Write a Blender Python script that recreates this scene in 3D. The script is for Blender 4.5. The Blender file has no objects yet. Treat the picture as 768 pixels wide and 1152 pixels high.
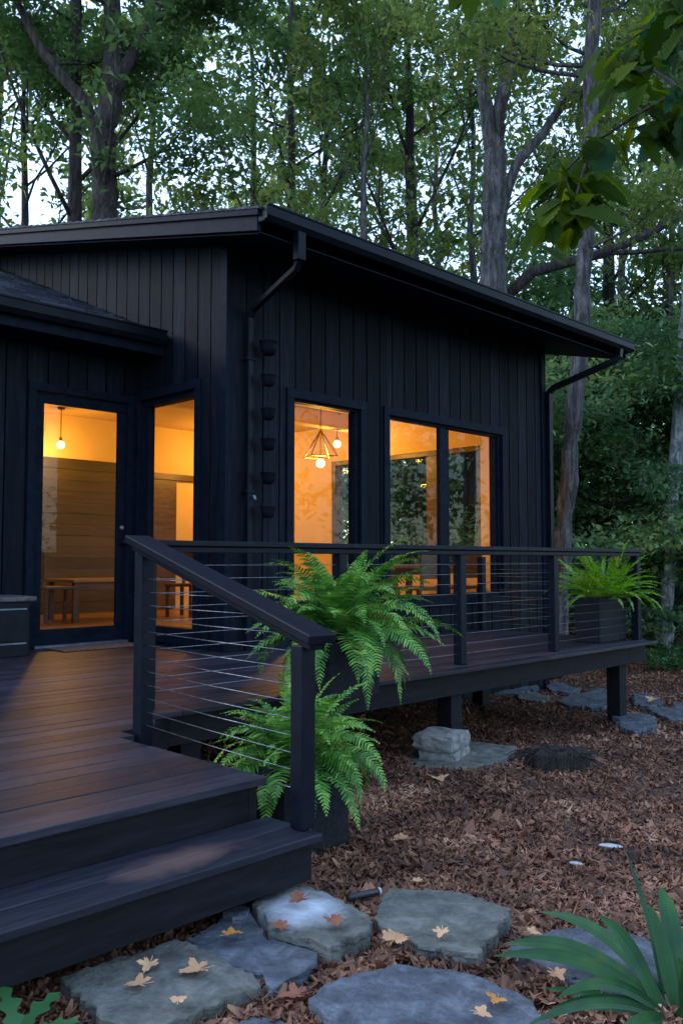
import bpy, bmesh, math, random
import numpy as np
from mathutils import Vector, Matrix, noise as mnoise
random.seed(7)
RG = np.random.default_rng(11)
PI = math.pi
scene = bpy.context.scene
COL = scene.collection

# ------------------------------------------------------------------ materials
def node_mat(name):
    m = bpy.data.materials.new(name); m.use_nodes = True
    nt = m.node_tree; nt.nodes.clear()
    out = nt.nodes.new('ShaderNodeOutputMaterial')
    return m, nt, out
def N(nt, t, **kw):
    n = nt.nodes.new(t)
    for k, v in kw.items():
        if k in n.inputs: n.inputs[k].default_value = v
        else: setattr(n, k, v)
    return n
def L(nt, a, b): nt.links.new(a, b)
def ramp(nt, stops, fac):
    r = nt.nodes.new('ShaderNodeValToRGB')
    el = r.color_ramp.elements
    while len(el) < len(stops): el.new(0.5)
    for e, (p, c) in zip(el, stops):
        e.position = p; e.color = (c[0], c[1], c[2], 1)
    L(nt, fac, r.inputs[0])
    return r
def coords(nt, scale=(1, 1, 1), kind='Object'):
    tc = N(nt, 'ShaderNodeTexCoord'); mp = N(nt, 'ShaderNodeMapping')
    mp.inputs['Scale'].default_value = scale
    L(nt, tc.outputs[kind], mp.inputs[0])
    return mp.outputs[0]
def surf(name, stops, scale=(1, 1, 1), nscale=6, detail=6, rough=(0.5, 0.7), bump=0.2, bdist=0.01,
         island=0.0, spec=0.5, metallic=0.0, warp=0.0):
    """noise driven colour, roughness and bump; island = how much each loose piece varies in value"""
    m, nt, out = node_mat(name)
    v = coords(nt, scale)
    n1 = N(nt, 'ShaderNodeTexNoise', Scale=nscale, Detail=detail, Roughness=0.6, Distortion=warp); L(nt, v, n1.inputs['Vector'])
    n2 = N(nt, 'ShaderNodeTexNoise', Scale=nscale * 5.3, Detail=5, Roughness=0.65); L(nt, v, n2.inputs['Vector'])
    mx = N(nt, 'ShaderNodeMath', operation='MULTIPLY_ADD'); L(nt, n2.outputs[0], mx.inputs[0]); mx.inputs[1].default_value = 0.35
    L(nt, n1.outputs[0], mx.inputs[2])
    sb = N(nt, 'ShaderNodeMath', operation='SUBTRACT'); L(nt, mx.outputs[0], sb.inputs[0]); sb.inputs[1].default_value = 0.175
    fac = sb.outputs[0]
    if island > 0:
        g = N(nt, 'ShaderNodeNewGeometry')
        a = N(nt, 'ShaderNodeMath', operation='SUBTRACT'); L(nt, g.outputs['Random Per Island'], a.inputs[0]); a.inputs[1].default_value = 0.5
        b = N(nt, 'ShaderNodeMath', operation='MULTIPLY_ADD'); L(nt, a.outputs[0], b.inputs[0]); b.inputs[1].default_value = island; L(nt, fac, b.inputs[2])
        fac = b.outputs[0]
    tk = .8 if island > 0 else .5
    r = ramp(nt, [(.5 + (q - .5) * tk, cc) for q, cc in stops], fac)
    p = N(nt, 'ShaderNodeBsdfPrincipled', Metallic=metallic)
    p.inputs['Specular IOR Level'].default_value = spec
    L(nt, r.outputs[0], p.inputs['Base Color'])
    mr = N(nt, 'ShaderNodeMapRange'); L(nt, n2.outputs[0], mr.inputs[0])
    mr.inputs[1].default_value = .3; mr.inputs[2].default_value = .7
    mr.inputs[3].default_value = rough[0]; mr.inputs[4].default_value = rough[1]
    L(nt, mr.outputs[0], p.inputs['Roughness'])
    bp = N(nt, 'ShaderNodeBump', Strength=bump, Distance=bdist); L(nt, mx.outputs[0], bp.inputs['Height'])
    L(nt, bp.outputs[0], p.inputs['Normal'])
    L(nt, p.outputs[0], out.inputs[0])
    return m
def leafmat(name, stops, trans=0.35, rough=0.5, objvar=0.35, patch=0.0, glossy=0.5):
    m, nt, out = node_mat(name)
    g = N(nt, 'ShaderNodeNewGeometry'); oi = N(nt, 'ShaderNodeObjectInfo')
    a = N(nt, 'ShaderNodeMath', operation='MULTIPLY_ADD'); L(nt, g.outputs['Random Per Island'], a.inputs[0]); a.inputs[1].default_value = 1 - objvar
    b = N(nt, 'ShaderNodeMath', operation='MULTIPLY'); L(nt, oi.outputs['Random'], b.inputs[0]); b.inputs[1].default_value = objvar
    L(nt, b.outputs[0], a.inputs[2])
    fac = a.outputs[0]
    if patch > 0:
        tc = N(nt, 'ShaderNodeTexCoord')
        n = N(nt, 'ShaderNodeTexNoise', Scale=patch, Detail=2); L(nt, tc.outputs['Object'], n.inputs['Vector'])
        mr = N(nt, 'ShaderNodeMapRange'); L(nt, n.outputs[0], mr.inputs[0]); mr.inputs[1].default_value = .3; mr.inputs[2].default_value = .7
        c = N(nt, 'ShaderNodeMath', operation='ADD'); L(nt, mr.outputs[0], c.inputs[0]); L(nt, fac, c.inputs[1])
        d = N(nt, 'ShaderNodeMath', operation='MULTIPLY'); L(nt, c.outputs[0], d.inputs[0]); d.inputs[1].default_value = .5
        fac = d.outputs[0]
    r = ramp(nt, stops, fac)
    p = N(nt, 'ShaderNodeBsdfPrincipled', Roughness=rough)
    p.inputs['Specular IOR Level'].default_value = glossy
    L(nt, r.outputs[0], p.inputs['Base Color'])
    t = N(nt, 'ShaderNodeBsdfTranslucent')
    hs = N(nt, 'ShaderNodeHueSaturation', Hue=0.485, Saturation=1.1, Value=1.6); L(nt, r.outputs[0], hs.inputs['Color']); L(nt, hs.outputs[0], t.inputs[0])
    mx = N(nt, 'ShaderNodeMixShader'); mx.inputs[0].default_value = trans
    L(nt, p.outputs[0], mx.inputs[1]); L(nt, t.outputs[0], mx.inputs[2]); L(nt, mx.outputs[0], out.inputs[0])
    return m
def emis(name, c, s):
    m, nt, out = node_mat(name)
    e = N(nt, 'ShaderNodeEmission', Strength=s); e.inputs[0].default_value = (*c, 1); L(nt, e.outputs[0], out.inputs[0])
    return m
def glassmat():
    m, nt, out = node_mat('window_glass')
    t = N(nt, 'ShaderNodeBsdfTransparent'); t.inputs[0].default_value = (.93, .94, .93, 1)
    g = N(nt, 'ShaderNodeBsdfGlossy', Roughness=0.015); g.inputs[0].default_value = (1, 1, 1, 1)
    v = coords(nt, (1, 1, 1)); n = N(nt, 'ShaderNodeTexNoise', Scale=1.3, Detail=1); L(nt, v, n.inputs['Vector'])
    pass
    f = N(nt, 'ShaderNodeLayerWeight', Blend=0.5)
    q = N(nt, 'ShaderNodeMath', operation='POWER'); L(nt, f.outputs['Facing'], q.inputs[0]); q.inputs[1].default_value = 5.0
    k = N(nt, 'ShaderNodeMath', operation='MULTIPLY_ADD'); L(nt, q.outputs[0], k.inputs[0]); k.inputs[1].default_value = .6; k.inputs[2].default_value = .014
    mx = N(nt, 'ShaderNodeMixShader'); L(nt, k.outputs[0], mx.inputs[0]); L(nt, t.outputs[0], mx.inputs[1]); L(nt, g.outputs[0], mx.inputs[2])
    L(nt, mx.outputs[0], out.inputs[0])
    return m

M = {}
M['siding'] = surf('black_stained_siding', [(.25, (.0022, .0036, .0068)), (.6, (.0056, .0086, .0148)), (.85, (.0115, .0165, .027))], (7, 7, .6), 4, spec=.10, rough=(.55, .75), bump=.25, bdist=.006, island=.35)
M['trim'] = surf('black_painted_trim', [(.2, (.0034, .0068, .0135)), (.8, (.0075, .0132, .0245))], (3, 3, 3), 5, spec=.05, rough=(.45, .6), bump=.08, bdist=.004)
M['rail'] = surf('black_painted_rail_wood', [(.2, (.0036, .0055, .0105)), (.8, (.0085, .012, .0215))], (2, 2, 2), 9, spec=.12, rough=(.36, .5), bump=.12, bdist=.003, island=.2)
M['metal'] = surf('black_gutter_metal', [(.2, (.003, .005, .009)), (.8, (.006, .0095, .016))], (1, 1, 1), 4, spec=.10, rough=(.32, .45), bump=.02)
M['deckx'] = surf('dark_deck_boards', [(.15, (.009, .011, .018)), (.5, (.019, .021, .033)), (.85, (.042, .041, .058))], (.7, 9, 9), 5, spec=.22, rough=(.34, .55), bump=.25, bdist=.004, island=.42)
def patchy(name, base, c, r, col=(.16, .095, .082), amt=.8):  # copies a material and mixes in one noise-edged patch of another colour
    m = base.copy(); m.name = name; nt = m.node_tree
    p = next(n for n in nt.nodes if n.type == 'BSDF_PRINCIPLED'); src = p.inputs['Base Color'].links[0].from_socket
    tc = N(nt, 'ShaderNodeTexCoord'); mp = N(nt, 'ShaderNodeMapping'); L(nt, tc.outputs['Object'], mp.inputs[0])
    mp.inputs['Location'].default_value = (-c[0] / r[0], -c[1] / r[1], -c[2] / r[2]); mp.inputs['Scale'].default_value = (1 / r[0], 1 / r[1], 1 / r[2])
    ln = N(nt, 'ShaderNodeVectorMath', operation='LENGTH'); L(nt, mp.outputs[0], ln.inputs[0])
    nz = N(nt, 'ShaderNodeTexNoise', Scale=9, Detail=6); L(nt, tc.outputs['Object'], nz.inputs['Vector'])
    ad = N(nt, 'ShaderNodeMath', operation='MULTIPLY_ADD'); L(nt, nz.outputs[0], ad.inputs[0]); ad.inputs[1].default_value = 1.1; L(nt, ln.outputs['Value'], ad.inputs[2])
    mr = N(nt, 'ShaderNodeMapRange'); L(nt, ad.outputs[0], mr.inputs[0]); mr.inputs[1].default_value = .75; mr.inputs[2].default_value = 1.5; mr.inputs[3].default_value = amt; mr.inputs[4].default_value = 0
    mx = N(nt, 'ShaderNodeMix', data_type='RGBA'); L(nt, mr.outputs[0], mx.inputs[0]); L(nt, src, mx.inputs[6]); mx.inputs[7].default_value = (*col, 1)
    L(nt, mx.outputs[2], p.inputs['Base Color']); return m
M['tread'] = patchy('reddish_patch_step_boards', M['deckx'], (1.68, 2.37, -.155), (.30, .11, .2))  # step boards with a reddish brown patch mixed into the colour
M['decky'] = surf('dark_deck_boards_across', [(.15, (.020, .016, .020)), (.5, (.046, .035, .040)), (.85, (.09, .064, .066))], (9, .7, 9), 5, rough=(.30, .52), bump=.25, bdist=.004, island=.42)
M['rim'] = surf('dark_deck_rim', [(.2, (.005, .0055, .008)), (.8, (.012, .0125, .018))], (.8, 6, 6), 5, spec=.15, rough=(.5, .7), bump=.2, bdist=.004)
M['shingle'] = surf('asphalt_shingle', [(.2, (.014, .018, .028)), (.55, (.034, .041, .058)), (.85, (.07, .08, .105))], (1, 1, 1), 30, spec=.25, rough=(.6, .85), bump=.5, bdist=.006, island=.5)
M['cable'] = surf('steel_cable', [(.2, (.12, .13, .15)), (.8, (.30, .31, .34))], (1, 1, 1), 30, rough=(.3, .45), bump=0, metallic=.85)
M['planter'] = surf('black_fibre_planter', [(.2, (.008, .010, .014)), (.8, (.018, .021, .028))], (1, 1, 1), 40, spec=.15, rough=(.55, .7), bump=.2, bdist=.002)
M['soil'] = surf('dark_soil', [(.2, (.012, .009, .006)), (.8, (.05, .035, .025))], (1, 1, 1), 50, rough=(.8, .95), bump=.8, bdist=.02)
M['wallin'] = surf('warm_interior_plaster', [(.2, (.60, .43, .19)), (.8, (.66, .48, .23))], (1, 1, 1), 2.5, rough=(.7, .85), bump=.05)
M['ceil'] = surf('interior_ceiling', [(.2, (.50, .34, .17)), (.8, (.58, .40, .21))], (1, 6, 1), 2, rough=(.7, .85), bump=.05)
M['floorin'] = surf('interior_wood_floor', [(.2, (.14, .07, .03)), (.8, (.30, .16, .07))], (1, 9, 1), 3, rough=(.25, .4), bump=.1)
M['wooddark'] = surf('dark_walnut', [(.2, (.035, .020, .012)), (.8, (.10, .055, .03))], (1, 1, 6), 4, rough=(.35, .5), bump=.1)
M['woodmid'] = surf('oak_table', [(.2, (.16, .09, .045)), (.8, (.30, .18, .09))], (1, 8, 1), 4, rough=(.3, .45), bump=.1)
M['clad'] = surf('smoked_timber_cladding', [(.2, (.018, .014, .011)), (.8, (.055, .043, .032))], (.6, 1, 7), 4, rough=(.45, .65), bump=.3, island=.4)
M['glass'] = glassmat()
M['brass'] = surf('aged_brass', [(.2, (.45, .28, .10)), (.8, (.60, .40, .16))], (1, 1, 1), 20, rough=(.25, .4), bump=0, metallic=1)
M['bulb'] = emis('warm_bulb', (1, .60, .22), 9)
M['slate'] = surf('blue_slate', [(.0, (.022, .028, .038)), (.5, (.078, .094, .118)), (1.0, (.17, .20, .24))], (1, 1, 1.5), 11, detail=12, rough=(.5, .75), bump=1, bdist=.02, warp=.35)
M['slate2'] = surf('green_grey_flagstone', [(.0, (.035, .037, .033)), (.5, (.115, .120, .106)), (1.0, (.21, .215, .195))], (1, 1, 1.5), 10, detail=12, rough=(.55, .8), bump=1, bdist=.02, warp=.3)
M['lime'] = surf('whitish_mineral_patch', [(.3, (.16, .19, .24)), (.5, (.38, .44, .52)), (.7, (.62, .68, .75))], (1, 1, 1), 14, detail=8, rough=(.6, .8), bump=.4, bdist=.01, warp=.6)
M['block'] = surf('pale_stone_block', [(.2, (.13, .135, .13)), (.8, (.30, .30, .28))], (1, 1, 1), 12, detail=8, rough=(.7, .9), bump=.5, bdist=.012)
M['bark'] = surf('grey_brown_bark', [(.25, (.030, .029, .030)), (.5, (.080, .078, .082)), (.75, (.16, .155, .163))], (5, 5, .9), 3, detail=8, rough=(.8, .95), bump=1, bdist=.06, warp=.5)
M['barkd'] = surf('dark_bark', [(.25, (.012, .010, .010)), (.5, (.034, .028, .027)), (.75, (.075, .064, .060))], (5, 5, .9), 3, detail=8, rough=(.8, .95), bump=1, bdist=.06, warp=.5)
M['barkp'] = surf('pale_bark', [(.25, (.10, .12, .13)), (.5, (.24, .28, .31)), (.75, (.40, .45, .49))], (4, 4, 1.4), 3, detail=8, rough=(.75, .9), bump=.7, bdist=.04, warp=.6)
M['leafA'] = leafmat('deciduous_leaves_deep', [(0, (.042, .092, .035)), (.5, (.085, .17, .058)), (.85, (.13, .21, .06)), (1, (.22, .23, .07))], trans=.42, patch=.35)
M['leafB'] = leafmat('deciduous_leaves_yellowing', [(0, (.065, .12, .042)), (.45, (.13, .205, .06)), (.8, (.20, .23, .065)), (1, (.32, .24, .08))], trans=.45, patch=.4)
M['leafC'] = leafmat('bluish_understory_leaves', [(0, (.06, .15, .085)), (.5, (.15, .29, .14)), (1, (.32, .40, .12))], patch=.5)
M['fern'] = leafmat('fern_fronds', [(0, (.022, .10, .018)), (.4, (.065, .21, .035)), (.75, (.20, .40, .07)), (.92, (.30, .45, .09)), (1, (.28, .22, .06))], trans=.14, rough=.45, objvar=.0, patch=6, glossy=.3)
M['fern2'] = leafmat('yellow_green_fronds', [(0, (.06, .21, .02)), (.5, (.15, .38, .03)), (1, (.28, .48, .06))], trans=.35, rough=.35, objvar=.0)
M['strap'] = leafmat('strap_leaves', [(0, (.006, .030, .012)), (.35, (.012, .062, .024)), (.7, (.028, .105, .030)), (1, (.09, .13, .03))], trans=.15, rough=.42, objvar=.0, glossy=.3, patch=9)
M['weed'] = leafmat('bright_green_weed', [(0, (.025, .12, .035)), (1, (.06, .20, .06))], trans=.3, rough=.45)
M['overleaf'] = leafmat('overhanging_leaves', [(0, (.012, .034, .004)), (.5, (.030, .068, .006)), (.85, (.065, .105, .008)), (1, (.03, .10, .06))], trans=.5, rough=.6, objvar=.0, glossy=.08)
M['grass'] = leafmat('ground_greenery', [(0, (.02, .08, .025)), (1, (.06, .17, .05))], trans=.3)
M['maple'] = leafmat('tan_fallen_leaf', [(0, (.50, .27, .14)), (1, (.66, .40, .22))], trans=.1, rough=.6, objvar=.9)
M['orange'] = leafmat('amber_fallen_leaf', [(0, (.50, .20, .03)), (1, (.58, .26, .05))], trans=.1, rough=.6)
M['russet'] = leafmat('russet_fallen_leaf', [(0, (.22, .075, .04)), (1, (.30, .11, .06))], trans=.1, rough=.6)
M['litter'] = leafmat('leaf_litter', [(0, (.018, .009, .006)), (.22, (.070, .031, .019)), (.5, (.165, .076, .045)), (.72, (.29, .138, .080)), (.88, (.45, .26, .17)), (1, (.70, .50, .38))], trans=.08, rough=.65, objvar=.0, patch=2.2, glossy=.35)
M['litterfar'] = surf('mulch_floor', [(.25, (.018, .010, .007)), (.5, (.075, .034, .023)), (.75, (.15, .075, .05))], (1, 1, 1), 14, detail=10, rough=(.75, .95), bump=1, bdist=.05, warp=1)
M['mat'] = surf('coir_mat', [(.2, (.06, .035, .03)), (.8, (.20, .12, .10))], (1, 1, 1), 60, rough=(.85, .95), bump=.8, bdist=.01)
M['pipe'] = surf('black_pipe', [(.2, (.012, .014, .018)), (.8, (.03, .034, .04))], (1, 1, 1), 10, rough=(.3, .4), bump=0)
M['white'] = surf('white_plastic', [(.2, (.36, .38, .41)), (.8, (.50, .52, .55))], (1, 1, 1), 10, rough=(.4, .6), bump=.1)
M['root'] = surf('rotten_root_wood', [(.2, (.008, .006, .006)), (.8, (.05, .038, .034))], (6, 6, 1), 6, rough=(.8, .95), bump=1, bdist=.03)
M['benchm'] = surf('charcoal_bench', [(.2, (.004, .006, .009)), (.8, (.009, .012, .018))], (1, 1, 1), 10, spec=.15, rough=(.3, .5), bump=.05)
M['slab'] = surf('bench_top', [(.2, (.05, .045, .05)), (.8, (.12, .105, .11))], (1, 1, 1), 25, rough=(.5, .7), bump=.3, bdist=.005)
M['threshold'] = surf('anodised_threshold', [(.2, (.10, .14, .19)), (.8, (.18, .22, .28))], (1, 1, 1), 10, rough=(.3, .45), bump=.02, metallic=.6)

# ------------------------------------------------------------------ mesh helpers
class MB:
    def __init__(s): s.v = []; s.f = []
    def hexa(s, p):
        b = len(s.v); s.v += [tuple(q) for q in p]
        s.f += [tuple(b + i for i in q) for q in ((0, 3, 2, 1), (4, 5, 6, 7), (0, 1, 5, 4), (1, 2, 6, 5), (2, 3, 7, 6), (3, 0, 4, 7))]
    def box(s, x0, x1, y0, y1, z0, z1):
        s.hexa([(x0, y0, z0), (x1, y0, z0), (x1, y1, z0), (x0, y1, z0), (x0, y0, z1), (x1, y0, z1), (x1, y1, z1), (x0, y1, z1)])
    def prism(s, poly, z0, z1):
        b = len(s.v); n = len(poly)
        s.v += [(x, y, z0) for x, y in poly] + [(x, y, z1) for x, y in poly]
        s.f.append(tuple(b + i for i in reversed(range(n)))); s.f.append(tuple(b + n + i for i in range(n)))
        s.f += [(b + i, b + (i + 1) % n, b + n + (i + 1) % n, b + n + i) for i in range(n)]
    def ext(s, poly, axis, a0, a1):
        """polygon in the plane across an axis, extruded along it"""
        b = len(s.v); n = len(poly)
        P = (lambda u, w, a: (a, u, w)) if axis == 'x' else (lambda u, w, a: (u, a, w))
        s.v += [P(u, w, a0) for u, w in poly] + [P(u, w, a1) for u, w in poly]
        s.f.append(tuple(b + i for i in reversed(range(n)))); s.f.append(tuple(b + n + i for i in range(n)))
        s.f += [(b + i, b + (i + 1) % n, b + n + (i + 1) % n, b + n + i) for i in range(n)]
    def tube(s, pts, rad, n=8, rough=0.0, sx=1.0):
        pts = [Vector(p) for p in pts]
        if not isinstance(rad, (list, tuple)): rad = [rad] * len(pts)
        b = len(s.v); up = Vector((0.13, 0.21, 0.97))
        for i, p in enumerate(pts):
            d = (pts[min(i + 1, len(pts) - 1)] - pts[max(i - 1, 0)]).normalized()
            u = d.cross(up if abs(d.dot(up)) < .95 else Vector((1, 0, 0))).normalized(); w = d.cross(u)
            for k in range(n):
                a = 2 * PI * k / n; r = rad[i] * (1 + random.uniform(-rough, rough))
                s.v.append(tuple(p + u * (math.cos(a) * r * sx) + w * (math.sin(a) * r)))
        for i in range(len(pts) - 1):
            for k in range(n):
                s.f.append((b + i * n + k, b + i * n + (k + 1) % n, b + (i + 1) * n + (k + 1) % n, b + (i + 1) * n + k))
        s.f.append(tuple(b + k for k in reversed(range(n)))); s.f.append(tuple(b + (len(pts) - 1) * n + k for k in range(n)))
    def lathe(s, prof, c=(0, 0, 0), n=20):
        b = len(s.v)
        for r, z in prof:
            for k in range(n):
                a = 2 * PI * k / n; s.v.append((c[0] + r * math.cos(a), c[1] + r * math.sin(a), c[2] + z))
        for i in range(len(prof) - 1):
            for k in range(n):
                s.f.append((b + i * n + k, b + i * n + (k + 1) % n, b + (i + 1) * n + (k + 1) % n, b + (i + 1) * n + k))
        s.f.append(tuple(b + k for k in reversed(range(n)))); s.f.append(tuple(b + (len(prof) - 1) * n + k for k in range(n)))
    def build(s, name, mat, parent=None, smooth=False, bevel=0.0, loc=None):
        me = bpy.data.meshes.new(name)
        v = s.v
        if loc is not None: v = [(x - loc[0], y - loc[1], z - loc[2]) for x, y, z in v]
        me.from_pydata(v, [], s.f); me.update()
        me.materials.append(mat)
        o = bpy.data.objects.new(name, me); COL.objects.link(o)
        if loc is not None: o.location = loc
        if smooth:
            me.polygons.foreach_set('use_smooth', [True] * len(me.polygons))
        if bevel > 0:
            bm = o.modifiers.new('edge', 'BEVEL'); bm.width = bevel; bm.segments = 2; bm.limit_method = 'ANGLE'; bm.angle_limit = .6
        if parent is not None: o.parent = parent
        return o
def bulk(name, V, Fc, k, mat, parent=None, smooth=False):
    """V (n,3) and Fc (m,k) as arrays"""
    me = bpy.data.meshes.new(name)
    V = np.ascontiguousarray(V, dtype=np.float32); Fc = np.ascontiguousarray(Fc, dtype=np.int32)
    me.vertices.add(len(V)); me.vertices.foreach_set('co', V.ravel())
    me.loops.add(Fc.size); me.loops.foreach_set('vertex_index', Fc.ravel())
    me.polygons.add(len(Fc)); me.polygons.foreach_set('loop_start', np.arange(0, Fc.size, k, dtype=np.int32))
    if smooth: me.polygons.foreach_set('use_smooth', [True] * len(Fc))
    me.update(calc_edges=True); me.validate(); me.materials.append(mat)
    o = bpy.data.objects.new(name, me); COL.objects.link(o)
    if parent is not None: o.parent = parent
    return o
def tag(o, label=None, cat=None, group=None, kind=None):
    if label: o['label'] = label
    if cat: o['category'] = cat
    if group: o['group'] = group
    if kind: o['kind'] = kind
    return o
def thing(name, label, cat, loc=(0, 0, 0), group=None):
    o = bpy.data.objects.new(name, None); COL.objects.link(o); o.location = loc; o.empty_display_size = .2
    return tag(o, label, cat, group)
def copy_tree(root, loc, rz=0, sc=1, label=None):
    r = root.copy(); COL.objects.link(r); r.location = loc; r.rotation_euler = (0, 0, rz)
    r.scale = (sc, sc, sc) if not isinstance(sc, tuple) else sc
    if label: r['label'] = label
    for ch in list(root.children):
        c = ch.copy(); COL.objects.link(c); c.parent = r
        for g in ch.children:
            d = g.copy(); COL.objects.link(d); d.parent = c
    return r

def gz(x, y=0):
    pts = [(2.2, -.42), (5.3, -.66), (8, -.80), (10, -.85), (14, -.87)]
    z = -.42 if x <= 2.2 else -.87
    for (a, b), (c, d) in zip(pts, pts[1:]):
        if a < x <= c: z = b + (d - b) * (x - a) / (c - a)
    r = math.hypot(x - 8, y - 6)
    if r > 12: z += .02 * (r - 12)
    return z

# ------------------------------------------------------------------ ground
def make_ground():
    xs = [-400, -120, -40, -15] + [(-6 + .25 * i) for i in range(0, 121)] + [30, 40, 60, 90, 140, 250, 500]
    ys = [-400, -120, -40, -15] + [(-6 + .25 * i) for i in range(0, 121)] + [30, 40, 60, 90, 140, 250, 500]
    V = np.array([(x, y, min(gz(x, y), 3) + (.008 * math.sin(x * 2.1 + y) * math.cos(y * 1.7) if abs(x) < 30 else 0)) for y in ys for x in xs])
    nx = len(xs); F_ = np.array([(j * nx + i, j * nx + i + 1, (j + 1) * nx + i + 1, (j + 1) * nx + i) for j in range(len(ys) - 1) for i in range(nx - 1)])
    o = bulk('ground', V, F_, 4, M['litterfar'], smooth=True); tag(o, kind='structure')
make_ground()

def vgz(x, y):
    z = np.interp(x, [2.2, 5.3, 8, 10, 14], [-.42, -.66, -.80, -.85, -.87])
    r = np.hypot(x - 8, y - 6); z = z + np.where(r > 12, .02 * (r - 12), 0)
    return np.minimum(z, 3) + np.where(np.abs(x) < 30, .008 * np.sin(x * 2.1 + y) * np.cos(y * 1.7), 0)

def litter(n):
    u = RG.random(n)
    r = 1.2 * (24 / 1.2) ** (u ** .92)
    th = RG.uniform(math.radians(-12), math.radians(88), n)
    x = r * np.cos(th); y = r * np.sin(th)
    keep = ~((x > 4.7) & (x < 10.0) & (y > 6.1)) & ~((x < 2.1) & (y > 2.6)) & ~((x < 4.7) & (y > 7))
    for poly in SLABS:
        ins = np.zeros(len(x), bool); m_ = len(poly); cx = sum(p[0] for p in poly) / m_; cy = sum(p[1] for p in poly) / m_
        P_ = [(cx + (a - cx) * .93, cy + (b - cy) * .93) for a, b in poly]
        for i in range(m_):
            (ax, ay), (bx, by) = P_[i], P_[(i + 1) % m_]
            c_ = ((ay > y) != (by > y)); xi = (bx - ax) * (y - ay) / ((by - ay) if abs(by - ay) > 1e-9 else 1e-9) + ax
            ins ^= c_ & (x < xi)
        keep &= ~(ins & (RG.random(len(x)) < .985))
    x, y, r = x[keep], y[keep], r[keep]; n = len(x)
    clump = np.sin(x * 2.3 + 1.3 * np.sin(y * 1.9)) * np.cos(y * 2.7 + x) * .5 + np.sin(x * 5.1 - y * 4.3) * .3
    k_ = RG.random(n) > np.clip(.25 - .9 * clump - .35, 0, .55); x, y, r, clump = x[k_], y[k_], r[k_], clump[k_]; n = len(x)
    long = RG.random(n) < .34
    ln = RG.uniform(.006, .0185, n) * (1 + .10 * r); ln = np.where(long, ln * 1.5, ln)
    wd = ln * RG.uniform(.3, .6, n); wd = np.where(long, ln * RG.uniform(.05, .14, n), wd); big = (RG.random(n) < .03 + .05 * (r < 3.4)) & ~long; ln = np.where(big, ln * RG.uniform(1.5, 2.6, n), ln); wd = np.where(big, ln * RG.uniform(.35, .6, n), wd)
    ang = RG.uniform(0, 2 * PI, n); tilt = RG.normal(0, .24, n); roll = RG.normal(0, .32, n)
    # 3 x 2 strip curled along its length
    t = np.array([-1, 0, 1]); curl = RG.uniform(-.6, 1.1, n)
    d = np.stack([np.cos(ang) * np.cos(tilt), np.sin(ang) * np.cos(tilt), np.sin(tilt)], 1)
    s0 = np.stack([-np.sin(ang), np.cos(ang), np.zeros(n)], 1)
    up = np.cross(d, s0)
    s = s0 * np.cos(roll)[:, None] + up * np.sin(roll)[:, None]
    nn = np.cross(d, s)
    base = np.stack([x, y, vgz(x, y) + RG.uniform(.0, .028, n)], 1)
    V = np.zeros((n, 6, 3)); W = [.35, 1, .25]
    for i, tt in enumerate(t):
        c = base + d * (ln * tt)[:, None] + nn * (ln * curl * (tt * tt - .4))[:, None]
        for j, sg in enumerate((-1, 1)):
            V[:, i * 2 + j] = c + s * (wd * W[i] * sg * RG.uniform(.7, 1.2, n))[:, None]
    V = V.reshape(-1, 3)
    b = (np.arange(n) * 6)[:, None]
    F_ = np.concatenate([b + np.array([0, 1, 3, 2]), b + np.array([2, 3, 5, 4])], 0)
    o = bulk('leaf_litter', V, F_, 4, M['litter'], smooth=False); tag(o, 'brown fallen leaves and bark mulch covering the ground', 'leaf litter', kind='stuff')
SLABS = []
def _noop(): pass

# ------------------------------------------------------------------ house
FY, SX, DY, RX, BY = 6.10, 4.74, 7.547, 9.98, 12.0
house = thing('house', 'single storey black clad house with a shed roof and warmly lit windows', 'house', (SX, FY, 0))
IH = house.matrix_world.inverted
def hb(mb, name, mat, **kw):
    o = mb.build(name, mat, None, **kw); o.parent = house; o.matrix_parent_inverse = Matrix.Translation((-SX, -FY, 0)); return o
def sub(mb, name, mat, parent, **kw):
    o = mb.build(name, mat, None, **kw); o.parent = parent
    return o

def cells(a0, a1, z0, ztop, openings, bw, gap):
    br = [a0]; x = a0
    while x + bw < a1 - .02: x += bw; br.append(x)
    br.append(a1); joints = set(round(b, 4) for b in br[1:-1])
    al = sorted(set(round(b, 4) for b in br) | set(round(o, 4) for op in openings for o in op[:2] if a0 < o < a1))
    for l, r in zip(al, al[1:]):
        if r - l < .004: continue
        mid = (l + r) / 2; iv = [(z0, None)]
        for o0, o1, p0, p1 in openings:
            if o0 < mid < o1:
                new = []
                for s_, e_ in iv:
                    if e_ is None:
                        if p0 > s_: new.append((s_, p0))
                        new.append((p1, None))
                    else: new.append((s_, e_))
                iv = new
        L_ = l + (gap / 2 if l in joints else 0); R_ = r - (gap / 2 if r in joints else 0)
        for s_, e_ in iv:
            zl = ztop(L_) if e_ is None else e_; zr = ztop(R_) if e_ is None else e_
            if max(zl, zr) - s_ > .005: yield L_, R_, s_, zl, zr
def wallslab(mb, axis, c0, c1, a0, a1, z0, ztop, openings, bw, gap):
    for l, r, s_, zl, zr in cells(a0, a1, z0, ztop, openings, bw, gap):
        if axis == 'x':
            mb.hexa([(l, c0, s_), (r, c0, s_), (r, c1, s_), (l, c1, s_), (l, c0, zl), (r, c0, zr), (r, c1, zr), (l, c1, zl)])
        else:
            mb.hexa([(c1, l, s_), (c1, r, s_), (c0, r, s_), (c0, l, s_), (c1, l, zl), (c1, r, zr), (c0, r, zr), (c0, l, zl)])
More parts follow.
